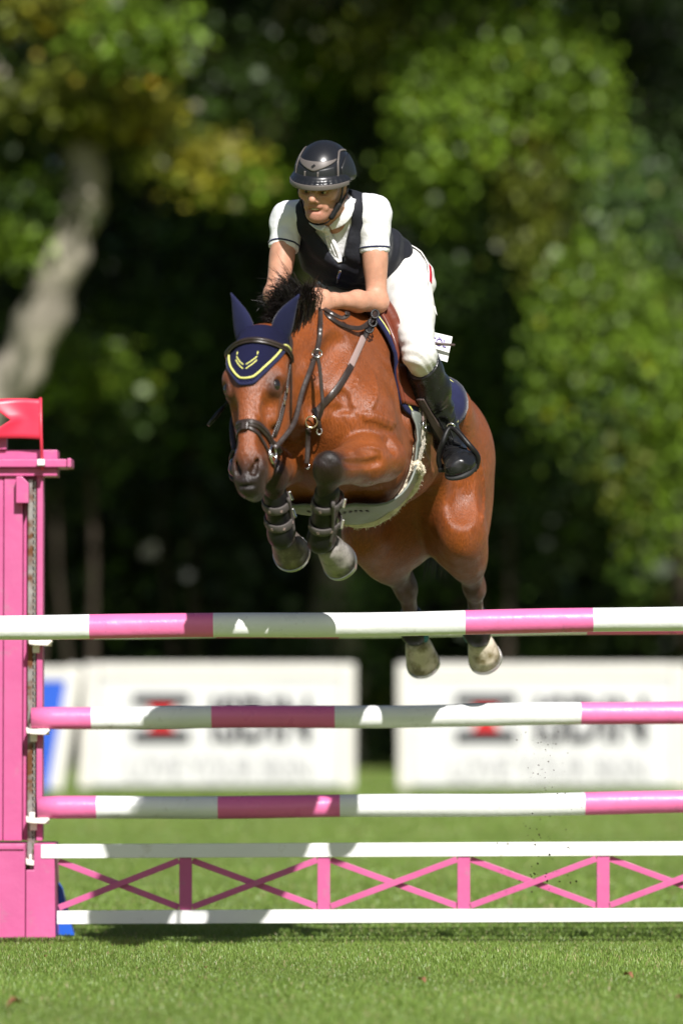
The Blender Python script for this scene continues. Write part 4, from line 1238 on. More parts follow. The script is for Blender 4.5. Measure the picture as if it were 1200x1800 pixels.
# ---- ear bonnet
def head_pt(d, phi):
    ax = K(d, -.03, 0); dr = (hf * math.cos(phi) + hl * math.sin(phi)).normalized()
    return ray_in(HB, ax, dr, .17)
bon = empty('ear_bonnet', K(.03, .08, 0))
tag(bon, 'navy crocheted ear bonnet with yellow piping on the horse head', 'ear bonnet')
def bon_end(u):     # lower edge of the bonnet: a soft V on the forehead
    lin = min(1.0, max(0.0, (abs(u) - .10)) / .52)
    return .238 - .150 * lin ** 1.15 - .012 * min(1, abs(u) / .2) ** 2
ni, nj = 45, 28; G = []; NN = []
PHM = math.radians(98)
for i in range(ni):
    u = -1 + 2 * i / (ni - 1); row = []; rn = []
    for j in range(nj):
        v = j / (nj - 1); d = -.045 + (bon_end(u) + .045) * v
        p, n = head_pt(max(d, -.02), u * PHM)
        if d < -.02: p = p + (-hd) * (-.02 - d) * .3 - hf * (-.02 - d)
        row.append(p); rn.append(n)
    G.append(row); NN.append(rn)
smooth_grid(G, 3); smooth_grid(NN, 4)
BG, BN = G, NN
cap_o = shell('cap', G, [[n.normalized() for n in r] for r in NN], .003, .004, M_crochet, bon, uv=lambda i, j: ((-1 + 2 * i / (ni - 1)) * .16, j / (nj - 1) * .24))
def on_bonnet(u, v, lift):
    x = (u + 1) / 2 * (ni - 1); y = v * (nj - 1); i, j = min(int(x), ni - 2), min(int(y), nj - 2); fx, fy = x - i, y - j
    p = G[i][j].lerp(G[i+1][j], fx).lerp(G[i][j+1].lerp(G[i+1][j+1], fx), fy); n = NN[i][j].lerp(NN[i+1][j+1], .5).normalized()
    return p + n * lift, n
edge = [on_bonnet(-.93 + 1.86 * k / 60, 1 - .022 / (bon_end(-.93 + 1.86 * k / 60) + .045), .0085)[0] for k in range(61)]
MB().tube(edge, .0036, 8).build('piping', M_yellow, bon, smooth=True)
edge2 = [on_bonnet(-.98 + 1.96 * k / 60, .995, .006)[0] for k in range(61)]
MB().tube(edge2, .0055, 8).build('edge_binding', M_navy, bon, smooth=True)
def chev(u0, v0, u1, v1, w=.0034):
    q = [on_bonnet(u0 + (u1 - u0) * k / 6, v0 + (v1 - v0) * k / 6, .0072) for k in range(7)]
    MB().strap([a for a, _ in q], [b for _, b in q], w, .0018).build('emblem_stroke', M_yellow, bon)
cu = -.03
for s_ in (-1, 1):
    chev(cu + s_ * .02, .80, cu + s_ * .16, .72); chev(cu + s_ * .02, .745, cu + s_ * .16, .665); chev(cu + s_ * .16, .635, cu + s_ * .165, .59)
for s_ in (1, -1):       # stiff ear covers
    e0 = K(.005, -.02, s_ * .060); e1 = at(405, 513, 15.70) if s_ < 0 else at(527, 516, 15.62)
    ax = (e1 - e0); Ln = ax.length; ax.normalize(); sd_ = (hl - ax * hl.dot(ax)).normalized(); fr_ = sd_.cross(ax).normalized()
    if fr_.dot(hf) < 0: fr_ = -fr_
    mb = MB(); n = 20; vs = []; fs = []
    prof = [(-.10, .030), (.05, .033), (.18, .037), (.32, .037), (.48, .032), (.62, .025), (.76, .016), (.88, .008), (.98, .002)]
    bend = sd_ * (-.010 * s_)
    for t, r in prof:
        cc = e0 + ax * Ln * t + bend * math.sin(t * 3.1)
        for k in range(n):
            a = 2 * math.pi * k / n
            hollow = 1 - .25 * max(0, math.sin(a)) * (1 if .1 < t < .8 else .3)
            vs.append(cc + sd_ * (r * math.cos(a)) + fr_ * (r * .62 * math.sin(a) * hollow))
    for i in range(len(prof) - 1):
        for k in range(n): fs.append((i*n+k, i*n+(k+1) % n, (i+1)*n+(k+1) % n, (i+1)*n+k))
    fs.append(tuple(range((len(prof)-1)*n, len(prof)*n)))
    mb.add(vs, fs); mb.build('ear_cover', M_navy, bon, smooth=True)

# ---- bridle
bri = empty('bridle', K(.2, .05, .07)); tag(bri, 'dark leather bridle with noseband and reins on the horse head', 'bridle')
HB2 = bvh_of([hbody, cap_o])
def head_pt2(d, phi):
    ax = K(d, -.03, 0); dr = (hf * math.cos(phi) + hl * math.sin(phi)).normalized()
    return ray_in(HB2, ax, dr, .17)
def smooth_path(P, it=3):
    for _ in range(it): P = [P[0]] + [(P[i-1] + P[i] * 2 + P[i+1]) / 4 for i in range(1, len(P)-1)] + [P[-1]]
    return P
def head_strap(nm, path, w, t, lift=.003, n=26, m=None, parent=None):
    """path of (d, phi degrees) on the head"""
    q = catmull([Vector((a, b, 0)) for a, b in path], max(2, n // max(1, len(path) - 1)))
    pn = [head_pt2(v.x, math.radians(v.y)) for v in q]
    P = smooth_path([a for a, _ in pn]); Nn = smooth_path([b for _, b in pn], 5)
    P = [p + k.normalized() * lift for p, k in zip(P, Nn)]
    return MB().strap(P, Nn, w, t).build(nm, m or M_leather, parent or bri, smooth=True), P, Nn
bb, P, Nn = head_strap('browband', [(.085, -100), (.078, -70), (.070, -35), (.067, 0), (.070, 35), (.078, 70), (.085, 100)], .024, .005, .006, 48)
MB().tube([p + n.normalized() * .006 for p, n in zip(P, Nn)], .0052, 8).build('browband_padding', M_leather, bb, smooth=True)
for s_ in (1, -1):
    head_strap('cheekpiece', [(.085, s_ * 97), (.16, s_ * 95), (.25, s_ * 92), (.34, s_ * 86), (.43, s_ * 80)], .013, .004, .004)
    head_strap('noseband_strap', [(.088, s_ * 104), (.18, s_ * 104), (.28, s_ * 101), (.375, s_ * 96)], .011, .004, .004)
    for dd in (.20, .245):
        p, n = head_pt2(dd, math.radians(s_ * 94))
        MB().box((-.010, -.009, 0), (.010, .009, .007), Matrix.LocRotScale(p + n * .006, n.to_track_quat('Z', 'Y'), None)).build('buckle', M_steel, bri, bevel=.002)
nb, P, Nn = head_strap('noseband', [(.415, -125), (.405, -90), (.392, -55), (.381, -25), (.378, 0), (.381, 25), (.392, 55), (.405, 90), (.415, 125)], .028, .006, .004, 56)
MB().tube([p + n.normalized() * .006 for p, n in zip(P, Nn)], .004, 8).build('noseband_padding', M_leather, nb, smooth=True)
p, n = head_pt2(.392, 0)
MB().box((-.011, -.014, 0), (.011, .014, .012), Matrix.LocRotScale(p + n * .006, n.to_track_quat('Z', 'Y'), None)).build('flash_loop', M_leather, bri, bevel=.003)
for s_ in (1, -1):
    head_strap('flash_strap', [(.395, s_ * 4), (.412, s_ * 22), (.440, s_ * 48), (.468, s_ * 80), (.485, s_ * 115)], .013, .004, .004)
    head_strap('throat_strap', [(.09, s_ * 103), (.13, s_ * 118), (.19, s_ * 132), (.25, s_ * 150), (.28, s_ * 175)], .011, .004, .005)
    p, n = head_pt2(.452, math.radians(s_ * 82)); n = (n * .7 + hl * s_ * .6).normalized()
    c = p + n * .012; u_ = hd; w_ = (hf - n * hf.dot(n)).normalized()
    ring = [c + (u_ * math.cos(a) * .030 + w_ * math.sin(a) * .026) for a in np.linspace(0, 2 * math.pi, 25)[:-1]]
    MB().tube(ring, .0042, 8, closed=True).build('bit_ring', M_steel, bri, smooth=True)
    MB().tube([c, c - n * .03], .007, 8).build('bit_mouthpiece', M_steel, bri, smooth=True)
    if s_ == 1: BITL = c
    else: BITR = c
# headpiece behind the ears
pts = [K(.085, -.02, .092), K(.03, -.055, .085), K(-.015, -.075, .05), K(-.03, -.08, 0), K(-.015, -.075, -.05), K(.03, -.055, -.085), K(.085, -.02, -.092)]
q = catmull(pts, 6); sn = snap(HB2, q, .006)
MB().strap(smooth_path(sn[0]), smooth_path(sn[1], 3), .024, .005).build('headpiece', M_leather, bri, smooth=True)
def yfront(px, py, Y, gap=.01): return at(px, py, min(Y, cast(HB, px, py, 0)[0].y - gap))
HANDL = at(563, 536, 16.02); HANDR = at(528, 540, 16.10)
def free_strap(nm, pts, w, t, parent, m, facing=Vector((.1, -1, .1)), n=6):
    q = catmull(pts, n); return MB().strap(q, [facing] * len(q), w, t).build(nm, m, parent, smooth=True), q
rl = [BITL + Vector((.005, -.008, .02)), at(516, 745, 15.62), at(530, 692, 15.70), yfront(545, 650, 15.76, .02), yfront(557, 615, 15.84, .02), yfront(562, 590, 15.9, .025), yfront(563, 572, 15.93, .03), HANDL]
free_strap('rein', rl, .017, .004, bri, M_leather)
rr_ = [BITR + Vector((-.01, .0, .02)), at(408, 745, 15.75), at(425, 690, 15.85), at(455, 620, 15.95), at(490, 570, 16.02), HANDR]
free_strap('rein', rr_, .017, .004, bri, M_leather)
# slack of the reins hanging over the neck
sl = [HANDL + Vector((0, .01, -.01)), yfront(578, 556, 16.0), yfront(603, 572, 16.0), yfront(632, 577, 16.06), yfront(652, 563, 16.14), at(662, 548, 16.2)]
free_strap('rein_slack', sl, .018, .004, bri, M_leather, Vector((.3, -.9, .4)))
sl = [HANDL + Vector((0, .0, -.005)), yfront(580, 549, 15.98), yfront(600, 559, 15.99, .015), yfront(612, 553, 16.0, .02), yfront(606, 551, 15.99, .02)]
free_strap('rein_slack', sl, .016, .004, bri, M_leather, Vector((.3, -.9, .4)))

# ---- breastplate with running martingale
bp_ = empty('breastplate', at(548, 738, 15.85)); tag(bp_, 'leather breastplate with a grey elastic strap across the horse chest', 'breastplate')
def chest_strap(nm, pxs, w, t, m, lift=.003, n=6, parent=None):
    q = catmull([Vector((x, y, 0)) for x, y in pxs], n); pn = [cast(HB, v.x, v.y, lift) for v in q]
    P = smooth_path([a for a, _ in pn], 2); Nn = smooth_path([b for _, b in pn], 4)
    return MB().strap(P, Nn, w, t).build(nm, m, parent or bp_, smooth=True), P, Nn
chest_strap('shoulder_strap', [(661, 562), (652, 572), (643, 584), (637, 594)], .024, .005, M_leather)
chest_strap('elastic', [(638, 592), (627, 617), (614, 646)], .026, .004, M_elastic)
chest_strap('chest_strap', [(616, 643), (601, 670), (584, 693), (567, 712), (552, 728)], .024, .005, M_leather)
chest_strap('buckle_strap', [(550, 718), (556, 733), (561, 752)], .018, .006, M_leather, .006)
c, n = cast(HB, 561, 755, .012); MB().tube([c + Vector((math.cos(a) * .009, -.004, math.sin(a) * .012)) for a in np.linspace(0, 6.283, 13)[:-1]], .0028, 6, closed=True).build('buckle', M_steel, bp_, smooth=True)
c, n = cast(HB, 541, 742, .016)
MB().tube([c + Vector((math.cos(a) * .020, -.002, math.sin(a) * .020)) for a in np.linspace(0, 6.283, 21)[:-1]], .003, 8, closed=True).build('ring', M_brass, bp_, smooth=True)
free_strap('lower_strap', [yfront(541, 752, 15.9), yfront(541, 775, 15.9), yfront(540, 800, 15.9), yfront(539, 815, 15.9)], .017, .005, bp_, M_leather)
hk = yfront(540, 818, 15.9)
MB().tube([hk + Vector((.004, 0, .01)), hk + Vector((.008, -.002, -.004)), hk + Vector((.002, -.002, -.014)), hk + Vector((-.007, -.002, -.008))], .0026, 6).build('snap_hook', M_steel, bp_, smooth=True)
free_strap('martingale_fork', [at(557, 622, 15.80), yfront(562, 650, 15.8), yfront(565, 685, 15.8), yfront(567, 715, 15.8), yfront(560, 738, 15.82)], .013, .004, bp_, M_leather)
rc = at(557, 621, 15.80)
MB().tube([rc + Vector((math.cos(a) * .017, .004 * math.cos(a * 2), math.sin(a) * .014)) for a in np.linspace(0, 6.283, 19)[:-1]], .0026, 8, closed=True).build('martingale_ring', M_steel, bp_, smooth=True)
# ring cluster near the pommel
for dx, dz in ((0, 0), (.008, .03), (-.012, -.022)):
    c = at(655, 567, 16.10) + Vector((dx, 0, dz))
    MB().tube([c + Vector((math.cos(a) * .013, .006 * math.sin(a), math.sin(a) * .015)) for a in np.linspace(0, 6.283, 17)[:-1]], .0042, 7, closed=True).build('pommel_ring', M_black_lea, bp_, smooth=True)

# ---- saddle pad
def barrel_pt(a, th, u0=-.34, bvh=None):
    return ray_in(bvh or HB, H(a, 0, u0), (Up * math.cos(th) + Lf * math.sin(th)).normalized(), .6)
pad = empty('saddle_pad', H(-.3, 0, .02)); tag(pad, 'navy saddle pad edged with yellow piping under the saddle', 'saddle pad')
def pad_edges(w):       # w in [-1, 1] across; front and rear edge positions, in metres along the back
    x = abs(w)
    fr_ = .125 - .03 * x - .115 * x ** 2.2 - (.05 * max(0, (x - .9) / .1) ** 2)
    re_ = -.77 + .03 * x + (.06 * max(0, (x - .86) / .14) ** 2)
    return fr_, re_
ni, nj = 41, 36; G = []; NN = []
for i in range(ni):
    w = -1 + 2 * i / (ni - 1); fr_, re_ = pad_edges(w); row = []; rn = []
    for j in range(nj):
        v = j / (nj - 1); a = fr_ + (re_ - fr_) * v
        thm = math.radians(102 - 16 * v)
        p, n = barrel_pt(a, w * thm); row.append(p); rn.append(n)
    G.append(row); NN.append(rn)
smooth_grid(G, 4); smooth_grid(NN, 6)
NN = [[n.normalized() for n in r] for r in NN]
# the front edge stands off the shoulder
for i in range(ni):
    for j in range(6): G[i][j] += NN[i][j] * .012 * (1 - j / 6)
shell('pad', G, NN, .004, .014, M_navy, pad)
def border(ins):
    out = []
    for i in range(ni): out.append(G[i][0].lerp(G[i][1], ins) + NN[i][0] * .019)
    for j in range(1, nj): out.append(G[ni-1][j].lerp(G[ni-2][j], ins) + NN[ni-1][j] * .019)
    for i in range(ni-2, -1, -1): out.append(G[i][nj-1].lerp(G[i][nj-2], ins) + NN[i][nj-1] * .019)
    for j in range(nj-2, 0, -1): out.append(G[0][j].lerp(G[1][j], ins) + NN[0][j] * .019)
    return out
MB().tube(smooth_path(border(.9)), .0034, 6, closed=True).build('piping', M_yellow, pad, smooth=True)
p, n = G[ni-4][nj-6], NN[ni-4][nj-6]
MB().box((-.02, -.028, 0), (.02, .028, .004), Matrix.LocRotScale(p + n * .019, n.to_track_quat('Z', 'Y'), None)).build('badge', M_white, pad, bevel=.004)
# yellow emblem on the rear corner
for k_ in range(2):
    q = [G[ni-5][nj-6].lerp(G[ni-8][nj-5], t) + NN[ni-6][nj-6] * .0195 + Fw * (.03 * k_ + .02 * math.sin(t * 3)) for t in np.linspace(.2, 1, 6)]
    MB().strap(q, [NN[ni-6][nj-6]] * 6, .010, .002).build('emblem_stroke', M_yellow, pad)

# ---- saddle
sad = empty('saddle', H(-.3, 0, .03)); tag(sad, 'chestnut brown leather jumping saddle under the rider', 'saddle')
sb = Body()
sb.cone(H(.0, .0, -.005), H(-.14, 0, .035), .055, .075, .04, flat=(Lf, 1.3))
sb.cone(H(-.10, 0, .03), H(-.34, 0, .015), .06, .10, .05, flat=(Up, .55))
sb.cone(H(-.34, 0, .015), H(-.50, 0, .06), .12, .12, .05, flat=(Up, .45))
sb.cone(H(-.54, .12, .075), H(-.54, -.12, .075), .03, .03, .05)
for s_ in (1, -1): sb.cone(H(-.02, s_ * .055, -.01), H(-.04, s_ * .12, -.10), .045, .03, .04)
sb.mesh('seat', .008, M_saddle, sad)
for s_ in (1, -1):
    ni, nj = 24, 20; G2 = []; N2 = []
    for i in range(ni):
        v = i / (ni - 1); th = math.radians(14 + 76 * v)
        fr_ = .055 + .045 * math.sin(v * 2.2) - .10 * v ** 2; re_ = -.40 + .06 * v
        row = []; rn = []
        for j in range(nj):
            p, n = barrel_pt(fr_ + (re_ - fr_) * j / (nj - 1), s_ * th); row.append(p); rn.append(n)
        G2.append(row); N2.append(rn)
    smooth_grid(G2, 4); smooth_grid(N2, 6); N2 = [[n.normalized() for n in r] for r in N2]
    fl = shell('flap', G2, N2, .024, .010, M_saddle, sad)
    MB().tube(smooth_path([G2[i][0] + N2[i][0] * .030 for i in range(ni)]), .009, 8).build('flap_edge', M_saddle, fl, smooth=True)
    kr = Body(); kp = [G2[i][2] + N2[i][2] * .040 for i in (1, 6, 11)]
    kr.chain(kp, [.026, .033, .022], .02); kr.mesh('knee_roll', .006, M_saddle, sad)

# ---- girth with belly guard
gir = empty('girth', H(-.1, 0, -.70)); tag(gir, 'girth with grey green belly guard and cream fleece lining under the horse', 'girth')
def girth_grid(a0, a1, t0, t1, ni, nj, bulge=0.0):
    G = []; NN = []
    for i in range(ni):
        th = math.radians(t0 + (t1 - t0) * i / (ni - 1)); row = []; rn = []
        for j in range(nj):
            p, n = barrel_pt(a0 + (a1 - a0) * j / (nj - 1), th, -.36); row.append(p); rn.append(n)
        G.append(row); NN.append(rn)
    smooth_grid(G, 5); smooth_grid(NN, 6)
    return G, [[n.normalized() for n in r] for r in NN]
G3, N3 = girth_grid(-.080, -.200, 80, 280, 60, 8)
for r, rn in zip(G3, N3):
    for k_ in range(len(r)): r[k_] += rn[k_] * R_.uniform(0, .004)
shell('fleece', G3, N3, .003, .018, M_fleece, gir)
st = []
for r, rn in zip(G3, N3):
    for e in (0, -1):
        for _ in range(14):
            p = r[e] + rn[e] * R_.uniform(.004, .022); d = (r[e] - r[3]).normalized()
            st.append([p, p + (d * .5 + rn[e] * .5 + Vector((R_.gauss(0, .4), R_.gauss(0, .4), R_.gauss(0, .4)))) * .006])
hair('fleece_fringe', st, .0016, M_fleece, gir)
G4, N4 = girth_grid(-.040, -.085, 90, 270, 60, 5); shell('girth_strap', G4, N4, .022, .006, M_guard, gir)
# the guard hangs as a shield below the breastbone
ni, nj = 30, 18; G5 = []; N5 = []
for i in range(ni):
    x = -1 + 2 * i / (ni - 1); th = math.radians(180 + 52 * x); row = []; rn = []
    a0, a1 = .055 - .06 * x * x, -.30 + .17 * x * x
    for j in range(nj):
        p, n = barrel_pt(a0 + (a1 - a0) * j / (nj - 1), th, -.36); row.append(p); rn.append(n)
    G5.append(row); N5.append(rn)
smooth_grid(G5, 5); smooth_grid(N5, 6); N5 = [[n.normalized() for n in r] for r in N5]
gd = shell('belly_guard', G5, N5, .030, .008, M_guard, gir)
rim = [G5[ni-1][j] for j in range(1, nj)] + [G5[i][nj-1] for i in range(ni-2, -1, -1)] + [G5[0][j] for j in range(nj-2, 0, -1)]
rn_ = [N5[ni-1][j] for j in range(1, nj)] + [N5[i][nj-1] for i in range(ni-2, -1, -1)] + [N5[0][j] for j in range(nj-2, 0, -1)]
MB().tube([p + n * (.036 + R_.uniform(-.0012, .0012)) for p, n in zip(rim, rn_)], [.018 * R_.uniform(.92, 1.08) for _ in rim], 10).build('fleece_rim', M_fleece, gd, smooth=True)
st = []
for p, n in zip(rim, rn_):
    for _ in range(26):
        q = p + n * .036; d = Vector((R_.gauss(0, 1), R_.gauss(0, 1), R_.gauss(0, 1))).normalized()
        st.append([q + d * .014, q + d * .025 + Vector((0, 0, -.004))])
hair('fleece_fringe', st, .0018, M_fleece, gd)
for i in range(9, 20):      # dark print along the front of the guard
    if i in (14,): continue
    p, n = G5[i][3], N5[i][3]; MB().box((-.005, -.009, 0), (.005, .009, .002), Matrix.LocRotScale(p + n * .0385, n.to_track_quat('Z', 'Y'), None)).build('printed_mark', M_black_lea, gd)
p, n = barrel_pt(-.10, math.radians(98), -.36)
MB().tube([p + n * .034 + Up * (.02 * math.sin(a)) + Fw * (.018 * math.cos(a)) for a in np.linspace(0, 6.283, 17)[:-1]], .003, 6, closed=True).build('ring', M_steel, gir, smooth=True)
MB().strap([barrel_pt(-.10, math.radians(t), -.36)[0] + barrel_pt(-.10, math.radians(t), -.36)[1] * .03 for t in (72, 80, 88, 96)], [Lf] * 4, .045, .006).build('buckle_tab', M_elastic, gir, smooth=True)

# ---- leg boots
def leg_boot(key, label, front):
    up_, kn, fet, toe, c, sd, fr, p = LEGS[key]
    root = empty('leg_boot', kn.lerp(fet, .6)); tag(root, label, 'horse boot', 'boots on the legs of the horse')
    b = Body()
    if front:
        b.cone(kn.lerp(fet, .36) - fr * .008, fet - fr * .004, .047, .047, .02, flat=(sd, .92))
        b.ell(fet - fr * .004 + c * .005, (.056, .047, .054), (c, sd, fr), .02)
        b.cone(kn.lerp(fet, .45) - fr * .036, fet - fr * .035, .024, .026, .02)
        b.mesh('cuff', .0055, M_black_lea, root)
        for t, w in ((.50, .047), (.80, .0485)):
            cc = kn.lerp(fet, t) - fr * .010
            n = 30; ring = []; nr = []
            for k_ in range(n + 1):
                a = 2 * math.pi * k_ / n; dr = sd * math.cos(a) + fr * math.sin(a)
                ring.append(cc + sd * (math.cos(a) * (w * .96)) + fr * (math.sin(a) * (w + .014) - .007)); nr.append(dr)
            so = MB().strap(ring, nr, .030, .006).build('strap', M_greystrap, root, smooth=True)
            for k_ in (2, 6, 10, 14):
                MB().box((-.004, -.005, 0), (.004, .005, .0010), Matrix.LocRotScale(ring[k_] + nr[k_] * .0065, nr[k_].to_track_quat('Z', 'Y'), None)).build('printed_mark', M_elastic, so)
            bk = ring[28] if sd.x > 0 else ring[13]; dn = nr[28] if sd.x > 0 else nr[13]
            MB().box((-.009, -.017, 0), (.009, .017, .010), Matrix.LocRotScale(bk + dn * .005, dn.to_track_quat('Z', 'Y'), None)).build('buckle', M_steel, so, bevel=.003)
        # pale edge of the shell
        MB().tube([kn.lerp(fet, t) + (sd if sd.x > 0 else -sd) * .046 + fr * (.012 + .008 * math.sin(t * 6)) for t in np.linspace(.36, 1.0, 10)], .007, 7).build('shell_edge', M_greystrap, root, smooth=True)
    else:
        b.cone(kn.lerp(fet, .62), fet, .043, .046, .02); b.ell(fet + c * .006, (.056, .050, .052), (c, sd, fr), .02)
        b.mesh('cuff', .0055, M_black_lea, root)
        cc = kn.lerp(fet, .74); ring = [cc + sd * (math.cos(a) * .048) + fr * (math.sin(a) * .050) for a in np.linspace(0, 6.283, 25)]
        MB().strap(ring, [(q - cc) for q in ring], .022, .005).build('strap', M_greystrap, root, smooth=True)
        s1 = sd if (sd.x > 0) == (key == 'rh') else -sd
        b2 = Body(); b2.ell(fet + s1 * .040 + c * .01, (.045, .016, .030), (c, s1, fr), .01); b2.mesh('teal_pad', .005, M_teal, root)
leg_boot('lf', 'black tendon boot with grey straps on the foreleg below the black knee', True)
leg_boot('rf', 'black tendon boot with grey straps on the foreleg under the muzzle', True)
leg_boot('lh', 'short black fetlock boot on the hind leg below the stirrup', False)
leg_boot('rh', 'short black fetlock boot with teal pad on the inner hind leg', False)
# ------------------------------------------------------------------ the rider
SKIN = (.52, .265, .175); LIP = (.42, .15, .12); STUB = (.27, .135, .095); HAIRC = (.05, .03, .02)
M_skin = mat('fair_skin', SKIN, .48, .4, attr='coat', var=.16, vscale=32, bump=.35, bscale=160, bdist=.002, sss=.12, rvar=.06)
M_shirt = mat('white_shirt_cloth', (.74, .74, .75), .8, .2, var=.03, vscale=12, bump=.9, bscale=15, bdist=.012)
M_breech = mat('white_breeches_cloth', (.66, .65, .62), .75, .25, var=.06, vscale=10, bump=.6, bscale=16, bdist=.012)
M_vest = mat('black_vest_cloth', (.010, .0105, .016), .72, .3, var=.2, vscale=9, bump=.9, bscale=10, bdist=.016, sheen=.08)
M_boot = mat('black_boot_leather', (.010, .010, .011), .30, .5, var=.25, vscale=14, bump=.30, bscale=16, bdist=.010, rvar=.1)
M_sole = mat('black_rubber', (.02, .02, .02), .6, .3)
M_shell = mat('helmet_matt_black', (.012, .0125, .015), .30, .5, var=.1, vscale=20, bump=.05, bscale=200)
M_helm2 = mat('helmet_textured_black', (.014, .015, .017), .42, .4, var=.1)
M_taupe = mat('helmet_taupe_metal', (.13, .112, .105), .42, .4, metal=.1, var=.05)
M_strap = mat('black_webbing', (.008, .008, .009), .7, .3, var=.1)
M_teeth = mat('teeth', (.62, .52, .38), .3, .5, var=.05)
M_red = mat('red_tab', (.45, .012, .03), .6, .3)

def loc(p): d = p - W0; return d.dot(Fw), d.dot(Lf), d.dot(Up)
def mirror(p): a, l, u = loc(p); return H(a, -l, u)
rider = empty('person', H(-.3, 0, .12))
tag(rider, 'rider in black helmet, black vest, white shirt and breeches, leaning over the horse neck', 'person')

PEL = at(676, 486, 16.64); CHE = at(606, 432, 16.42); NKB = at(588, 366, 16.28)
SHL = at(656, 374, 16.28); SHR = at(507, 386, 16.36)
ELL = at(662, 530, 16.27); WRL = at(586, 529, 16.06)
ELR = at(484, 518, 16.28); WRR = at(520, 548, 16.14)
HIPL = at(709, 494, 16.56); KNL = at(737, 622, 16.19); ANL = at(788, 774, 16.48); TOL = at(811, 822, 16.28)
HIPR = at(640, 488, 16.70); KNR = mirror(KNL); ANR = mirror(ANL); TOR = mirror(TOL)
tx = (NKB - PEL).normalized(); rl_ = (SHL - SHR).normalized(); rl_ = (rl_ - tx * rl_.dot(tx)).normalized(); rf_ = rl_.cross(tx).normalized()
if rf_.z > 0: rf_ = -rf_
TA = (tx, rl_, rf_)

# head frame
HC = at(567, 327, 16.15)
ff = Vector((-.31, -.92, -.29)).normalized(); fu = Vector((.02, -.28, 1)); fu = (fu - ff * fu.dot(ff)).normalized(); fl = fu.cross(ff).normalized()
if fl.x < 0: fl = -fl
FA = (ff, fl, fu)
def E(f, l, u): return HC + ff * f + fl * l + fu * u

b = Body()
b.ell(E(-.012, 0, .03), (.096, .076, .098), FA, .02, HAIRC)
b.cone(E(.035, 0, -.02), E(.062, 0, -.084), .065, .034, .03, SKIN, flat=(fl, .92))
b.ell(E(.055, 0, .01), (.048, .062, .05), FA, .03, SKIN)
for s in (1, -1):
    b.cone(E(-.005, s * .056, -.055), E(.062, s * .018, -.090), .020, .019, .03, STUB)
    b.ell(E(.066, s * .046, -.018), (.022, .020, .018), FA, .02, SKIN)
    b.cone(E(.089, s * .010, .014), E(.077, s * .045, .016), .011, .010, .015, SKIN)
    b.ell(E(.103, s * .013, -.034), (.011, .009, .009), FA, .008, SKIN)
    b.ell(E(-.012, s * .076, -.004), (.018, .009, .031), FA, .008, SKIN)
    b.cone(E(.085, s * .020, -.036), E(.075, s * .034, -.062), .008, .010, .015, SKIN)
b.cone(E(.094, 0, .014), E(.121, 0, -.026), .009, .0125, .010, SKIN)
b.cone(E(.092, -.020, -.0545), E(.092, .020, -.0545), .0085, .0085, .008, STUB)
b.cone(E(.094, -.017, -.058), E(.094, .017, -.058), .0045, .0045, .006, LIP)
b.cone(E(.090, -.017, -.081), E(.090, .017, -.081), .0062, .0062, .006, LIP)
b.ell(E(.080, 0, -.098), (.018, .020, .015), FA, .015, STUB)
for s in (1, -1):
    b.cut('ell', E(.096, s * .031, -.004), (.015, .018, .010), FA, k=.010)
b.cut('ell', E(.099, 0, -.069), (.020, .021, .0080), FA, k=.004)
# neck
b.cone(E(-.025, 0, -.05), NKB + Vector((0, .02, -.01)), .056, .066, .02, SKIN)
# trunk inside the clothes
b.cone(CHE, PEL, .10, .11, .04, SKIN, flat=(rf_, .8)); b.cone(CHE, NKB, .10, .06, .04, SKIN)
b.cone(SHL, SHR, .05, .05, .05, SKIN)
for hp, kn, an, to in ((HIPL, KNL, ANL, TOL), (HIPR, KNR, ANR, TOR)):
    b.cone(PEL, hp, .09, .08, .04, SKIN); b.cone(hp, kn, .072, .046, .03, SKIN); b.cone(kn, an, .040, .026, .02, SKIN); b.cone(an, an.lerp(to, .8), .026, .016, .02, SKIN)
# arms
def arm(sh, el, wr, out):
    b.cone(sh, el, .047, .037, .03, SKIN)
    m = sh.lerp(el, .5)
    b.ell(m + Vector((0, -.012, 0)), (.036, .036, .075), None, .03, SKIN)
    b.ell(el + out * .004, (.036, .036, .036), None, .02, SKIN)
    d = (wr - el)
    b.cone(el, el.lerp(wr, .45), .037, .0375, .02, SKIN); b.cone(el.lerp(wr, .45), wr, .0375, .0255, .02, SKIN)
arm(SHL, ELL, WRL, Vector((1, 0, -.3))); arm(SHR, ELR, WRR, Vector((-1, 0, -.3)))
# hands: fists closed on the reins, thumbs on top
def hand(wr, grip, s):
    d = (grip - wr).normalized(); up_ = Vector((0, 0, 1)); up_ = (up_ - d * up_.dot(d)).normalized(); sd = d.cross(up_).normalized()    # sd to the right of d
    inw = -sd if s > 0 else sd
    inw = inw if inw.dot(Vector((0, -1, 0))) < 0 else -inw            # palm faces away from the viewer side
    pc = wr.lerp(grip, .62)
    b.cone(wr, pc, .026, .030, .02, SKIN, flat=(inw, .72))
    b.ell(pc, (.036, .018, .038), (d, inw, up_), .015, SKIN)
    for k, (h_, L) in enumerate(((.027, .95), (.009, 1.0), (-.009, .95), (-.026, .82))):
        k0 = pc + d * .030 + up_ * h_ - inw * .004
        k1 = k0 + d * .022 * L + inw * .014 - up_ * .002
        k2 = k1 + inw * .026 * L - d * .010
        k3 = k2 - d * .022 * L + inw * .002
        b.cone(k0, k1, .0105, .0098, .008, SKIN); b.cone(k1, k2, .0098, .0088, .004, SKIN); b.cone(k2, k3, .0088, .0078, .004, SKIN)
    t0 = pc + up_ * .030 - d * .012 + inw * .006; t1 = t0 + d * .026 + up_ * .012 + inw * .010; t2 = t1 + d * .026 - up_ * .002 + inw * .006
    b.cone(t0, t1, .013, .0105, .012, SKIN); b.cone(t1, t2, .0105, .009, .004, SKIN)
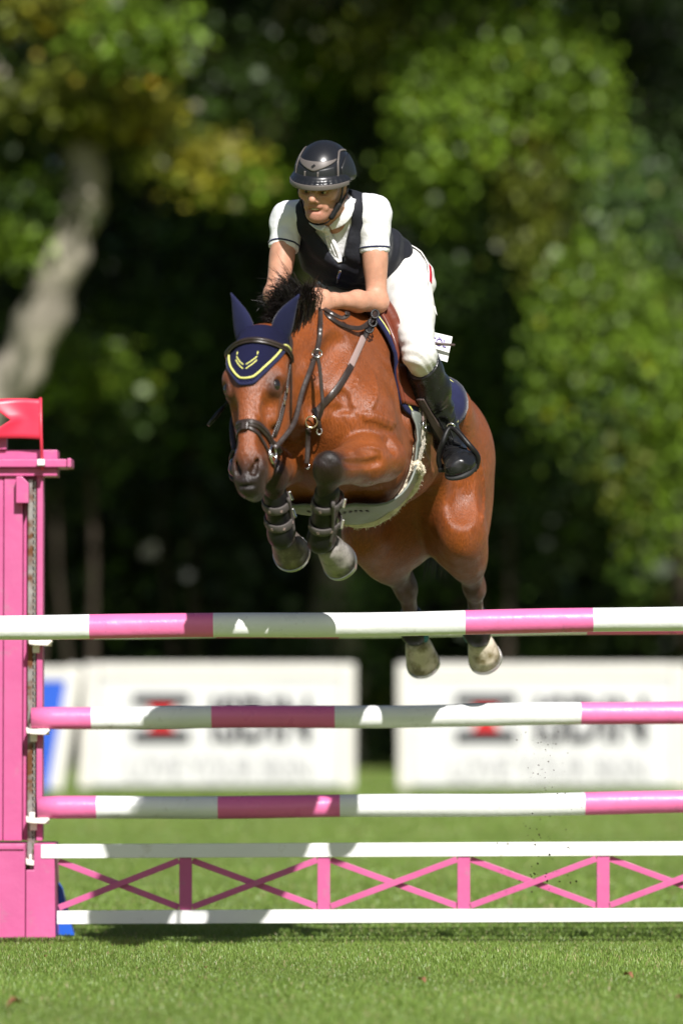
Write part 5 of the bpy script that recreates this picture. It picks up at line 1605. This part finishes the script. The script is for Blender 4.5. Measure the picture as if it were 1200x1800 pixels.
hand(WRL, at(561, 531, 16.00), 1); hand(WRR, at(538, 540, 16.08), -1)
body_o = b.mesh('body', .0046, M_skin, rider, smooth=1, color=True)
# face pieces
for s in (1, -1):
    e = Body(); e.ell(E(.0765, s * .031, -.005), (.013, .0135, .0065), FA, .004); eo = e.mesh('eye', .003, M_teeth, rider)
    e = Body(); e.ell(E(.0895, s * .031 - .002, -.0055), (.0028, .0065, .0048), FA, .002); e.mesh('iris', .0018, M_eye, eo)
    e = Body(); e.cone(E(.096, s * .012, .010), E(.085, s * .045, .014), .0052, .0032, .004); e.mesh('eyebrow', .003, mat('brow_hair', HAIRC, .8), rider)
e = Body(); e.ell(E(.080, 0, -.0665), (.014, .019, .0055), FA, .004); e.mesh('teeth', .0025, M_teeth, rider)

# shirt: sleeves, body, collar
sh_root = empty('shirt', CHE); sh_root.parent = rider; sh_root.matrix_parent_inverse = rider.matrix_basis.inverted()
def sleeve(sh, el, ce, nb):
    d = (el - sh).normalized(); sb_ = Body()
    cut = sh + d * ce
    top = sh.lerp(nb, .45) + Vector((0, 0, .012))
    sb_.cone(top, sh, .052, .060, .03); sb_.cone(sh, sh + d * (ce + .05), .062, .051, .03)
    sb_.plane(cut, d)
    def dsp(q):
        t = (q - np.array(sh)) @ np.array(d)
        return .0013 * np.sin(t * 110 + 9 * np.sin(q[:, 0] * 26 + q[:, 1] * 17)) + .001 * np.sin(q[:, 0] * 60 + q[:, 2] * 50)
    o = sb_.mesh('sleeve', .0055, M_shirt, sh_root, smooth=2, disp=dsp)
    q1 = cut - d * .018; sv = d.cross(Vector((0, 1, 0))).normalized(); fv = sv.cross(d).normalized()
    bv = bvh_of([o]); ring = []; nr = []
    for k in range(33):
        a = 2 * math.pi * k / 32; dr = sv * math.cos(a) + fv * math.sin(a)
        co, no = ray_in(bv, q1, dr, .2); ring.append(co + dr * .001); nr.append(dr)
    MB().strap(ring, nr, .006, .0015).build('hem_trim', M_navy, o, smooth=True)
sleeve(SHL, ELL, .146, NKB); sleeve(SHR, ELR, .118, NKB)
tb = Body()
tb.cone(CHE, PEL, .128, .130, .05, flat=(rf_, .78)); tb.cone(CHE, NKB - tx * .03, .135, .075, .05, flat=(rf_, .8)); tb.cone(SHL.lerp(NKB, .3), SHR.lerp(NKB, .3), .058, .058, .05)
tb.mesh('shirt_front', .009, M_shirt, sh_root, smooth=2)
cb = Body()        # stand-up collar folded over
nc = NKB + Vector((-.008, -.012, .012)); cax = (E(-.02, 0, -.06) - NKB).normalized()
for k in range(14):
    a0, a1 = 2 * math.pi * k / 14, 2 * math.pi * (k + 1) / 14
    f1 = lambda a: nc + rl_ * (.068 * math.cos(a)) + (ff * .066) * math.sin(a) - cax * (.012 * math.sin(a))
    cb.cone(f1(a0), f1(a1), .014, .014, .006, flat=None)
    cb.cone(f1(a0) - cax * .018 + (f1(a0) - nc) * .12, f1(a1) - cax * .018 + (f1(a1) - nc) * .12, .010, .010, .012)
for s in (1, -1):
    cb.cone(nc + ff * .07 + fl * s * .012, nc + ff * .085 + fl * s * .045 - cax * .045, .011, .006, .01)
cb.mesh('collar', .0055, M_shirt, sh_root, smooth=1)
# vest
vb = Body()
WA = PEL + tx * .10
vb.cone(CHE, WA, .152, .140, .05, flat=(rf_, .82)); vb.cone(WA, PEL + tx * .015, .140, .150, .04, flat=(rf_, .84))
vb.cone(CHE, NKB - tx * .02, .158, .085, .05, flat=(rf_, .80))
vb.cone(SHL.lerp(NKB, .42), SHR.lerp(NKB, .42), .066, .066, .05)
vb.ell(CHE + tx * .02 + rf_ * .03, (.15, .150, .10), TA, .05)
for sh, el in ((SHL, ELL), (SHR, ELR)):
    o_ = (sh - NKB).normalized(); vb.cut('ell', sh + o_ * .072 + (el - sh).normalized() * .03, (.075, .075, .085), None, k=.012)
# V opening towards the throat
vt = nc + ff * .06
for k in range(13):
    u_ = k / 12; px_ = 580 + 17 * u_; py_ = 378 + 90 * u_; hw = (32 * (1 - u_) ** .9 + 2.5) / 490
    for o_ in ((-.45, .45) if hw > .02 else (0,)):
        vb.cut('cone', at(px_, py_, 15.95) + Vector((o_ * hw, 0, 0)), at(px_, py_, 16.30) + Vector((o_ * hw, 0, 0)), hw * (.6 if o_ else 1), hw * (.6 if o_ else 1), k=.006)
vb.cut('cone', NKB + Vector((0, 0, -.02)), E(0, 0, 0), .078, .09, k=.01)
vb.plane(PEL + tx * .015, -tx + rf_ * .25)
def vdisp(q):
    t = (q - np.array(PEL)) @ np.array(tx); x = (q - np.array(PEL)) @ np.array(rl_)
    return .003 * np.sin(x * 60 + 5 * np.sin(t * 14)) * np.clip(t * 3, 0, 1) + .0028 * np.sin(t * 75 + 6 * np.sin(x * 18))
vest_o = vb.mesh('vest', .0065, M_vest, rider, smooth=2, disp=vdisp)
VB = bvh_of([vest_o])
q = [cast(VB, x, y, .003) for x, y in ((598, 474), (596, 480), (594, 486), (593, 496))]
MB().strap([a for a, _ in q], [n for _, n in q], .009, .003).build('zip', M_steel, vest_o, smooth=True)

# white stock tie and collar wings, laid on the chest
TB = bvh_of([o for o in list(sh_root.children) if o.type == 'MESH'] + [vest_o, body_o])
def cloth_strip(nm, pxs, w, t, lift, parent, m):
    q = catmull([Vector((x, y, 0)) for x, y in pxs], 6); ws = [v.x for v in catmull([Vector((x, 0, 0)) for x in w], 6)]
    pn = [cast(TB, v.x, v.y, lift) for v in q]; P = smooth_path([a_ for a_, _ in pn], 4); Nn = smooth_path([(n_ * .5 + Vector((-.1, -.9, .3)) * .5) for _, n_ in pn], 6)
    return MB().strap(P, Nn, ws, t).build(nm, m, parent, smooth=True)
tie = cloth_strip('stock_tie', [(575, 399), (579, 413), (585, 430), (590, 446), (596, 465)], [.018, .026, .036, .036, .016], .010, .006, rider, M_shirt)
for dx in (-5, 0, 5): cloth_strip('pleat', [(577 + dx * .5, 410), (585 + dx, 430), (590 + dx, 446), (595 + dx * .4, 458)], [.004, .005, .005, .003], .005, .015, tie, M_shirt)
kb = Body(); kc = cast(TB, 574, 399, .012)[0]; kb.ell(kc, (.017, .013, .013), None, .01); kb.mesh('knot', .004, M_shirt, tie)
cloth_strip('collar_wing', [(618, 352), (612, 370), (598, 386), (582, 397)], [.026, .034, .034, .018], .006, .008, sh_root, M_shirt)
free_strap('collar_wing', [at(549, 391, 16.24), at(558, 398, 16.19), at(569, 402, 16.155)], .024, .006, sh_root, M_shirt)

# breeches
def breech_leg(hp, kn, an):
    rb.cone(PEL.lerp(hp, .4), hp, .125, .108, .05); rb.cone(hp, hp.lerp(kn, .5), .100, .080, .05); rb.cone(hp.lerp(kn, .5), kn, .080, .056, .03)
    rb.ell(kn, (.053, .056, .062), None, .03); rb.cone(kn, kn.lerp(an, .35), .052, .046, .02)
rb = Body(); breech_leg(HIPL, KNL, ANL); breech_leg(HIPR, KNR, ANR)
rb.cone(PEL, PEL + tx * .055, .132, .130, .04, flat=(rf_, .86))
rb.ell(PEL - tx * .04 + Vector((.02, .07, .0)), (.14, .13, .13), None, .05)
def bdisp(q):
    k = np.array(KNL); h = np.array(HIPL); dk = np.linalg.norm(q - k, axis=1); dh = np.linalg.norm(q - h, axis=1)
    w1 = np.exp(-(dk / .09) ** 2); w2 = np.exp(-(dh / .13) ** 2)
    return .0042 * w1 * np.sin((q[:, 2] + q[:, 0] * .7) * 170 + 3 * np.sin(q[:, 0] * 40)) + .005 * w2 * np.sin((q[:, 2] * 1.0 - q[:, 0] * .55) * 95 + 3 * np.sin(q[:, 0] * 30 + q[:, 1] * 20)) + .0012 * np.sin(q[:, 0] * 50 + q[:, 2] * 64)
br_o = rb.mesh('breeches', .0065, M_breech, rider, smooth=2, disp=bdisp)
RB = bvh_of([br_o])
# belt
bl_c = PEL + tx * .058; ring = []; nr = []
for k in range(41):
    a = 2 * math.pi * k / 40; dr = (rl_ * math.cos(a) + rf_ * math.sin(a)).normalized(); co, no = ray_in(RB, bl_c, dr, .4); ring.append(co + dr * .002); nr.append(dr)
MB().strap(ring, nr, .03, .004).build('belt', M_breech, br_o, smooth=True)
MB().strap(ring[1:4], nr[1:4], .022, .006).build('red_tab', M_red, br_o)
MB().strap([r + tx * .0 for r in ring[36:40]], nr[36:40], .034, .005).build('belt_loop', M_breech, br_o)

# boots
def riding_boot(kn, an, to, s):
    ax = (an - kn).normalized(); fd = (to - an); root = empty('riding_boot', an); root.parent = rider; root.matrix_parent_inverse = rider.matrix_basis.inverted()
    bb = Body(); top = kn + ax * .050
    back = Vector((0, 1, 0)); back = (back - ax * back.dot(ax)).normalized()
    bb.cone(kn + ax * .0, kn.lerp(an, .42) + back * .012, .064, .068, .02); bb.cone(kn.lerp(an, .42) + back * .012, an - ax * .03, .066, .046, .03)
    bb.cone(an - ax * .04, an + ax * .02, .044, .046, .02)
    heel = an + ax * .045 + back * .03
    fwd = fd.normalized(); sd = Lf * s
    dn = fwd.cross(sd).normalized(); dn = dn if dn.z < 0 else -dn
    bb.cone(an, heel, .045, .036, .03)
    bb.cone(an + ax * .02, to - fwd * .035, .046, .038, .03, flat=(dn, .85)); bb.cone(heel, to - fwd * .03, .034, .040, .03, flat=(dn, .7))
    bb.ell(to - fwd * .035, (.055, .046, .034), (fwd, sd, dn), .03)
    # the top rises at the outside back
    bb.plane(top - Lf * 0, -ax + back * -.35 + Lf * (-.35 * s))
    def dsp(q):
        t = (q - np.array(kn)) @ np.array(ax); w = np.exp(-((t - .30) / .07) ** 2)
        return .0042 * w * np.sin(t * 170 + 4 * np.sin(q[:, 0] * 40 + q[:, 1] * 30)) + .0012 * np.sin(t * 60 + q[:, 0] * 50)
    o = bb.mesh('shaft', .0055, M_boot, root, smooth=2, disp=dsp)
    sb_ = Body(); sb_.cone(heel + dn * .028, to - fwd * .02 + dn * .026, .030, .040, .02, flat=(dn, .28)); sb_.ell(to - fwd * .035 + dn * .026, (.058, .049, .010), (fwd, sd, dn), .02)
    sb_.mesh('sole', .005, M_sole, root)
    BV = bvh_of([o])
    # laces across the instep
    for t in (.10, .30, .50):
        c = an.lerp(to, .25 + t * .6); pts = []; ns = []
        for k in range(9):
            a = math.radians(-62 + 124 * k / 8); dr = (-dn * math.cos(a) + sd * math.sin(a)).normalized(); co, no = ray_in(BV, c, dr, .2); pts.append(co + no * .001); ns.append(no)
        MB().tube(pts, .0026, 6).build('lace', M_strap, root, smooth=True)
    return o, ax, fwd, sd, dn
boL = riding_boot(KNL, ANL, TOL, 1); boR = riding_boot(KNR, ANR, TOR, -1)

# helmet
hel = empty('helmet', E(0, 0, .08)); hel.parent = rider; hel.matrix_parent_inverse = rider.matrix_basis.inverted()
hc = E(-.012, 0, .046)
hs = Body(); hs.ell(hc, (.124, .1005, .116), FA, .02)
hs.ell(hc - ff * .04 - fu * .02, (.095, .098, .085), FA, .03)
hs.plane(E(0, 0, .026), -fu + ff * .10, k=.006)
hs.cut('ell', E(.02, 0, -.01), (.100, .080, .05), FA, k=.004)
shell_o = hs.mesh('shell', .0042, M_shell, hel, smooth=1)
HV = bvh_of([shell_o])
pk = Body()
for k in range(-8, 8):
    a0, a1 = math.radians(k * 9.5), math.radians((k + 1) * 9.5)
    pt = lambda a: E(-.012 + .142 * math.cos(a), .106 * math.sin(a), .037 - .010 * math.cos(a))
    pk.cone(pt(a0), pt(a1), .0085, .0085, .004); pk.cone(pt(a0) - (pt(a0) - hc) * .14 + fu * .012, pt(a1) - (pt(a1) - hc) * .14 + fu * .012, .010, .010, .016)
pk.mesh('peak', .0038, M_shell, hel, smooth=1)
trm = []; nrm = []
for k in range(-36, 37):
    a = math.radians(k * 2.0); trm.append(E(-.012 + .1500 * math.cos(a), .114 * math.sin(a), .031 - .012 * math.cos(a))); nrm.append((ff * math.cos(a) + fl * math.sin(a)))
MB().strap(trm, nrm, [.019 * max(.25, math.cos(math.radians(k * 1.15))) for k in range(-36, 37)], .003).build('peak_trim', M_taupe, hel, smooth=True)
def hpt(az, el_, lift=.0015):
    dr = ff * (math.cos(math.radians(az)) * math.cos(math.radians(el_))) + fl * (math.sin(math.radians(az)) * math.cos(math.radians(el_))) + fu * math.sin(math.radians(el_))
    co, no = ray_in(HV, hc, dr, .3); return co + no * lift, no
def hstrip(nm, path, w, t, m, n=5, lift=.001):
    q = catmull([Vector((a, e, 0)) for a, e in path], n); pn = [hpt(v.x, v.y, lift) for v in q]
    return MB().strap([a for a, _ in pn], [c for _, c in pn], w, t).build(nm, m, hel, smooth=True)
# taupe V band across the front
def hpatch(nm, fn, m, lift, t, ni=24, nj=8):
    G_ = []; N_ = []
    for i in range(ni):
        r = []; rn = []
        for j in range(nj):
            az, el_ = fn(i / (ni - 1), j / (nj - 1)); p, n = hpt(az, el_, 0); r.append(p); rn.append(n)
        G_.append(r); N_.append(rn)
    return shell(nm, G_, N_, lift, t, m, hel)
def vband(s, t):
    az = -46 + 92 * s; x = abs(az) / 46
    return az, (29 + 7 * x * x) + (-(15 * (1 - x) ** 1.0 + 2)) * t
hpatch('front_band', vband, M_taupe, .0015, .003)
def vent(s, t):
    az = -40 + 80 * s; x = abs(az) / 46
    return az, -6 + (13 + 10 * x + 7) * t
hpatch('front_vent', vent, M_helm2, .0004, .0012)
for az in (-15, 8): hstrip('vent_bar', [(az, -5), (az, 12)], .006, .004, M_taupe)
for s in (1, -1):
    hstrip('side_trim', [(s * 44, -4), (s * 46, 20), (s * 52, 36), (s * 66, 50), (s * 90, 52), (s * 115, 46)], .0075, .003, M_taupe)
    hpatch('side_panel', lambda u, v, s=s: (s * (54 + 76 * u), -8 + (26 + 24 * math.sin(min(1, u * 2.2) * 1.57) - 6 * u) * v), M_helm2, .0006, .0025)
    hstrip('side_clip', [(s * 46, -4), (s * 60, -6)], .007, .003, M_taupe)
p, n = hpt(0, 21, .005); MB().box((-.007, -.004, 0), (.007, .004, .002), Matrix.LocRotScale(p, n.to_track_quat('Z', 'Y') @ Matrix.Rotation(.6, 3, 'Z').to_quaternion(), None)).build('emblem', M_strap, hel)
hstrip('rear_rim', [(90, -12), (120, -16), (150, -18), (180, -18)], .008, .003, M_taupe)
# chin straps
BB = bvh_of([body_o])
def strap_on(pts, w, t, lift=.004, nm='chin_strap', m=None):
    q = catmull(pts, 7); P = []; N_ = []
    for v in q:
        co, no, _, ds = BB.find_nearest(v)
        if (v - co).dot(no) < lift: v = co + no * lift
        P.append(v); N_.append(no)
    return MB().strap(smooth_path(P), smooth_path(N_, 3), w, t).build(nm, m or M_strap, hel, smooth=True)
for s in (1, -1):
    strap_on([E(.040, s * .088, .030), E(.030, s * .080, -.02), E(.034, s * .064, -.075), E(.050, s * .035, -.118), E(.056, 0, -.128)], .012, .003)
    strap_on([E(-.035, s * .086, .025), E(-.015, s * .082, -.02), E(.025, s * .068, -.065)], .012, .003)
bc = Body(); bc.cone(E(.030, .070, -.058), E(.046, .048, -.100), .011, .011, .006); bc.mesh('chin_buckle', .004, M_strap, hel)

# ------------------------------------------------------------------ stirrups
def stirrup(bo, kn, an, to, s, label, label2):
    o, ax, fwd, sd, dn = bo
    root = empty('stirrup', to); tag(root, label, 'stirrup', 'stirrups')
    c = an.lerp(to, .62) + dn * .044
    top = an.lerp(to, .40) - dn * .085 + sd * .005
    w = .066
    path = [c - sd * w, c - sd * (w + .002) - dn * .04, c - sd * .045 - dn * .10, top + sd * 0 - dn * .012, c + sd * .05 - dn * .098, c + sd * (w + .012) - dn * .045, c + sd * w]
    MB().tube(catmull(path, 6), .0105, 8).build('arch', M_black_lea, root, smooth=True)
    MB().beam(c - sd * (w + .006), c + sd * (w + .006), .044, .014, up=dn).build('footbed', M_black_lea, root, bevel=.004)
    e = top - dn * .016
    MB().tube([e + sd * (.014 * math.cos(a)) + dn * (.012 * math.sin(a)) for a in np.linspace(0, 6.283, 15)[:-1]], .0045, 7, closed=True).build('eye', M_steel, root, smooth=True)
    lr = empty('stirrup_leather', e); tag(lr, label2, 'stirrup leather', 'stirrup leathers')
    st_ = [e, e.lerp(kn + sd * .0, .4) + sd * .05, kn.lerp(an, .25) + sd * .045 - Vector((.0, .05, 0))]
    return lr, e
lr, e = stirrup(boL, KNL, ANL, TOL, 1, 'black stirrup round the visible boot', 'grey brown stirrup leather along the visible boot')
BVb = bvh_of([boL[0]])
def sl_strap(off, w, nm):
    pts = [(737 + off, 700), (748 + off, 720), (765 + off, 747), (781 + off, 772)]
    q = catmull([Vector((x, y, 0)) for x, y in pts], 6); P = []; Nn = []
    for v in q:
        co, no = cast(BVb, v.x, v.y, .003, far=16.46)
        P.append(co); Nn.append(no)
    P = smooth_path(P, 4); Nn = smooth_path(Nn, 6)
    MB().strap(P, Nn, w, .005).build(nm, M_stleather, lr, smooth=True)
M_stleather = mat('grey_brown_leather', (.085, .060, .055), .45, .4, var=.15, vscale=30)
sl_strap(0, .026, 'strap'); sl_strap(6, .010, 'strap_tail')
lr2, e2 = stirrup(boR, KNR, ANR, TOR, -1, 'black stirrup on the far side of the horse', 'stirrup leather on the far side of the horse')
MB().strap([e2, e2.lerp(KNR, .5) - Lf * .06, KNR - Lf * .075], [-Lf] * 3, .026, .005).build('strap', M_stleather, lr2, smooth=True)

# ------------------------------------------------------------------ whip and number card
w0, w1 = at(532, 548, 16.06), at(366, 748, 15.92)
wh = empty('riding_whip', w0); tag(wh, 'black riding whip sticking out left of the horse head', 'whip')
MB().tube([w0 + (w0 - w1) * .12, w0, w0.lerp(w1, .6), w0.lerp(w1, .85)], [.008, .0065, .0055, .006], 8).build('shaft', M_strap, wh, smooth=True)
MB().tube([w0.lerp(w1, .84), w0.lerp(w1, .9), w1], [.007, .010, .007], 8).build('flapper', M_black_lea, wh, smooth=True)
M_card = mat('white_card', (.80, .80, .79), .6, .2, var=.02)
M_purple = mat('purple_ink', (.16, .10, .40), .6, .2)
cd_ = empty('number_card', at(766, 608, 16.62)); tag(cd_, 'white card with purple letters behind the rider knee', 'card')
YCd = 16.62
cp = [at(750, 581, YCd), at(795, 591, YCd), at(786, 636, YCd), at(743, 624, YCd)]
cp = [Vector((p.x, p.y + .02 * ((p.x - cp[0].x) / .09), p.z)) for p in cp]
nrm_ = (cp[1] - cp[0]).cross(cp[3] - cp[0]).normalized(); nrm_ = nrm_ if nrm_.y < 0 else -nrm_
MB().add([p for p in cp] + [p - nrm_ * .003 for p in cp], [(0, 1, 2, 3), (7, 6, 5, 4), (0, 4, 5, 1), (1, 5, 6, 2), (2, 6, 7, 3), (3, 7, 4, 0)]).build('sheet', M_card, cd_)
cu_ = bpy.data.curves.new('lettering', 'FONT'); cu_.body = 'SÖL'; cu_.extrude = .002; cu_.size = .040
to_ = bpy.data.objects.new('lettering_curve', cu_); COL.objects.link(to_); bpy.context.view_layer.update()
tm = bpy.data.meshes.new_from_object(to_.evaluated_get(bpy.context.evaluated_depsgraph_get())); bpy.data.objects.remove(to_, do_unlink=True)
xx = (cp[1] - cp[0]).normalized(); yy = (cp[0] - cp[3]).normalized()
for v in tm.vertices: v.co = cp[3] + xx * (.024 + v.co.x * .8) + yy * (.046 + v.co.y) + nrm_ * (.001 + max(0, v.co.z))
link_mesh('lettering', tm, M_purple, cd_, smooth=False)
MB().tube([at(752, 603, YCd - .02), at(776, 605, YCd - .02), at(799, 606.5, YCd - .02)], [.005, .0055, .0045], 8).build('clip_rod', M_stleather, cd_, smooth=True)

# clods of earth thrown up by the hooves
V = []; F = []
for i in range(120):
    t = R_.random(); px = 945 + R_.gauss(0, 22) + 70 * (R_.random() < .3) * R_.random(); py = 1290 + 270 * t + R_.gauss(0, 8)
    c = at(px, py, 17.4 + R_.uniform(-.25, .25)); r = R_.choice([.0012, .0015, .002, .003, .004]) * (1.15 if py > 1460 else .8)
    ax_ = Vector((R_.gauss(0, 1), R_.gauss(0, 1), R_.gauss(0, 1))).normalized(); n0 = len(V)
    pts = [Vector((1, 0, 0)), Vector((-1, 0, 0)), Vector((0, 1, 0)), Vector((0, -1, 0)), Vector((0, 0, 1)), Vector((0, 0, -1))]
    Mq = ax_.to_track_quat('Z', 'Y')
    for p in pts: V.append(c + Mq @ (p * r * R_.uniform(.6, 1.5)))
    for a, b2, d in ((0, 2, 4), (2, 1, 4), (1, 3, 4), (3, 0, 4), (2, 0, 5), (1, 2, 5), (3, 1, 5), (0, 3, 5)): F.append((n0+a, n0+b2, n0+d))
cl = link_mesh('dirt', np_mesh('dirt', [tuple(v) for v in V], F), mat('dark_earth', (.05, .033, .022), .95, .1, var=.3), smooth=False)
tag(cl, 'specks of dark earth flying in the air by the gate', 'dirt', kind='stuff')

# dry leaves lying on the lawn
M_dry = mat('dry_leaf', (.22, .10, .055), .8, .2, var=.3, vscale=60)
for lx, ly, sz, wh_ in ((82, 1691, .018, 'tiny dark dry leaf on the grass before the pink stand'), (362, 1711, .016, 'small brown dry leaf on the grass under the gate, left part'),
                        (741, 1735, .030, 'curled brown dry leaf on the middle of the front grass'), (1102, 1727, .034, 'pale brown dry leaf on the grass at right'),
                        (28, 1778, .045, 'large brown dry leaf in the near corner of the lawn'), (1192, 1766, .024, 'dark dry leaf at the right edge of the lawn')):
    Yg = FPX * CAM_H / (ly - 1200.0); c = Vector(((lx - 600) / FPX * Yg, Yg, .022)); a = R_.uniform(0, 6.28)
    d1 = Vector((math.cos(a), math.sin(a), .15)); d2 = Vector((-math.sin(a), math.cos(a), .1)); vs = []; fs = []
    for k in range(6):
        t = k / 5; w_ = sz * .42 * math.sin(math.pi * min(max(t, .04), .97)); m_ = c + d1 * sz * (t - .5) * 2 * .6 + Vector((0, 0, .25 * sz * math.sin(t * 3.1)))
        vs += [m_ - d2 * w_ + Vector((0, 0, w_ * .8)), m_, m_ + d2 * w_ + Vector((0, 0, w_ * .7))]
    for k in range(5):
        for j in (0, 1): fs.append((k*3+j, k*3+j+1, (k+1)*3+j+1, (k+1)*3+j))
    o = MB().add(vs, fs).build('dry_leaf', M_dry, None, smooth=True); tag(o, wh_, 'leaf', 'dry leaves on the lawn')
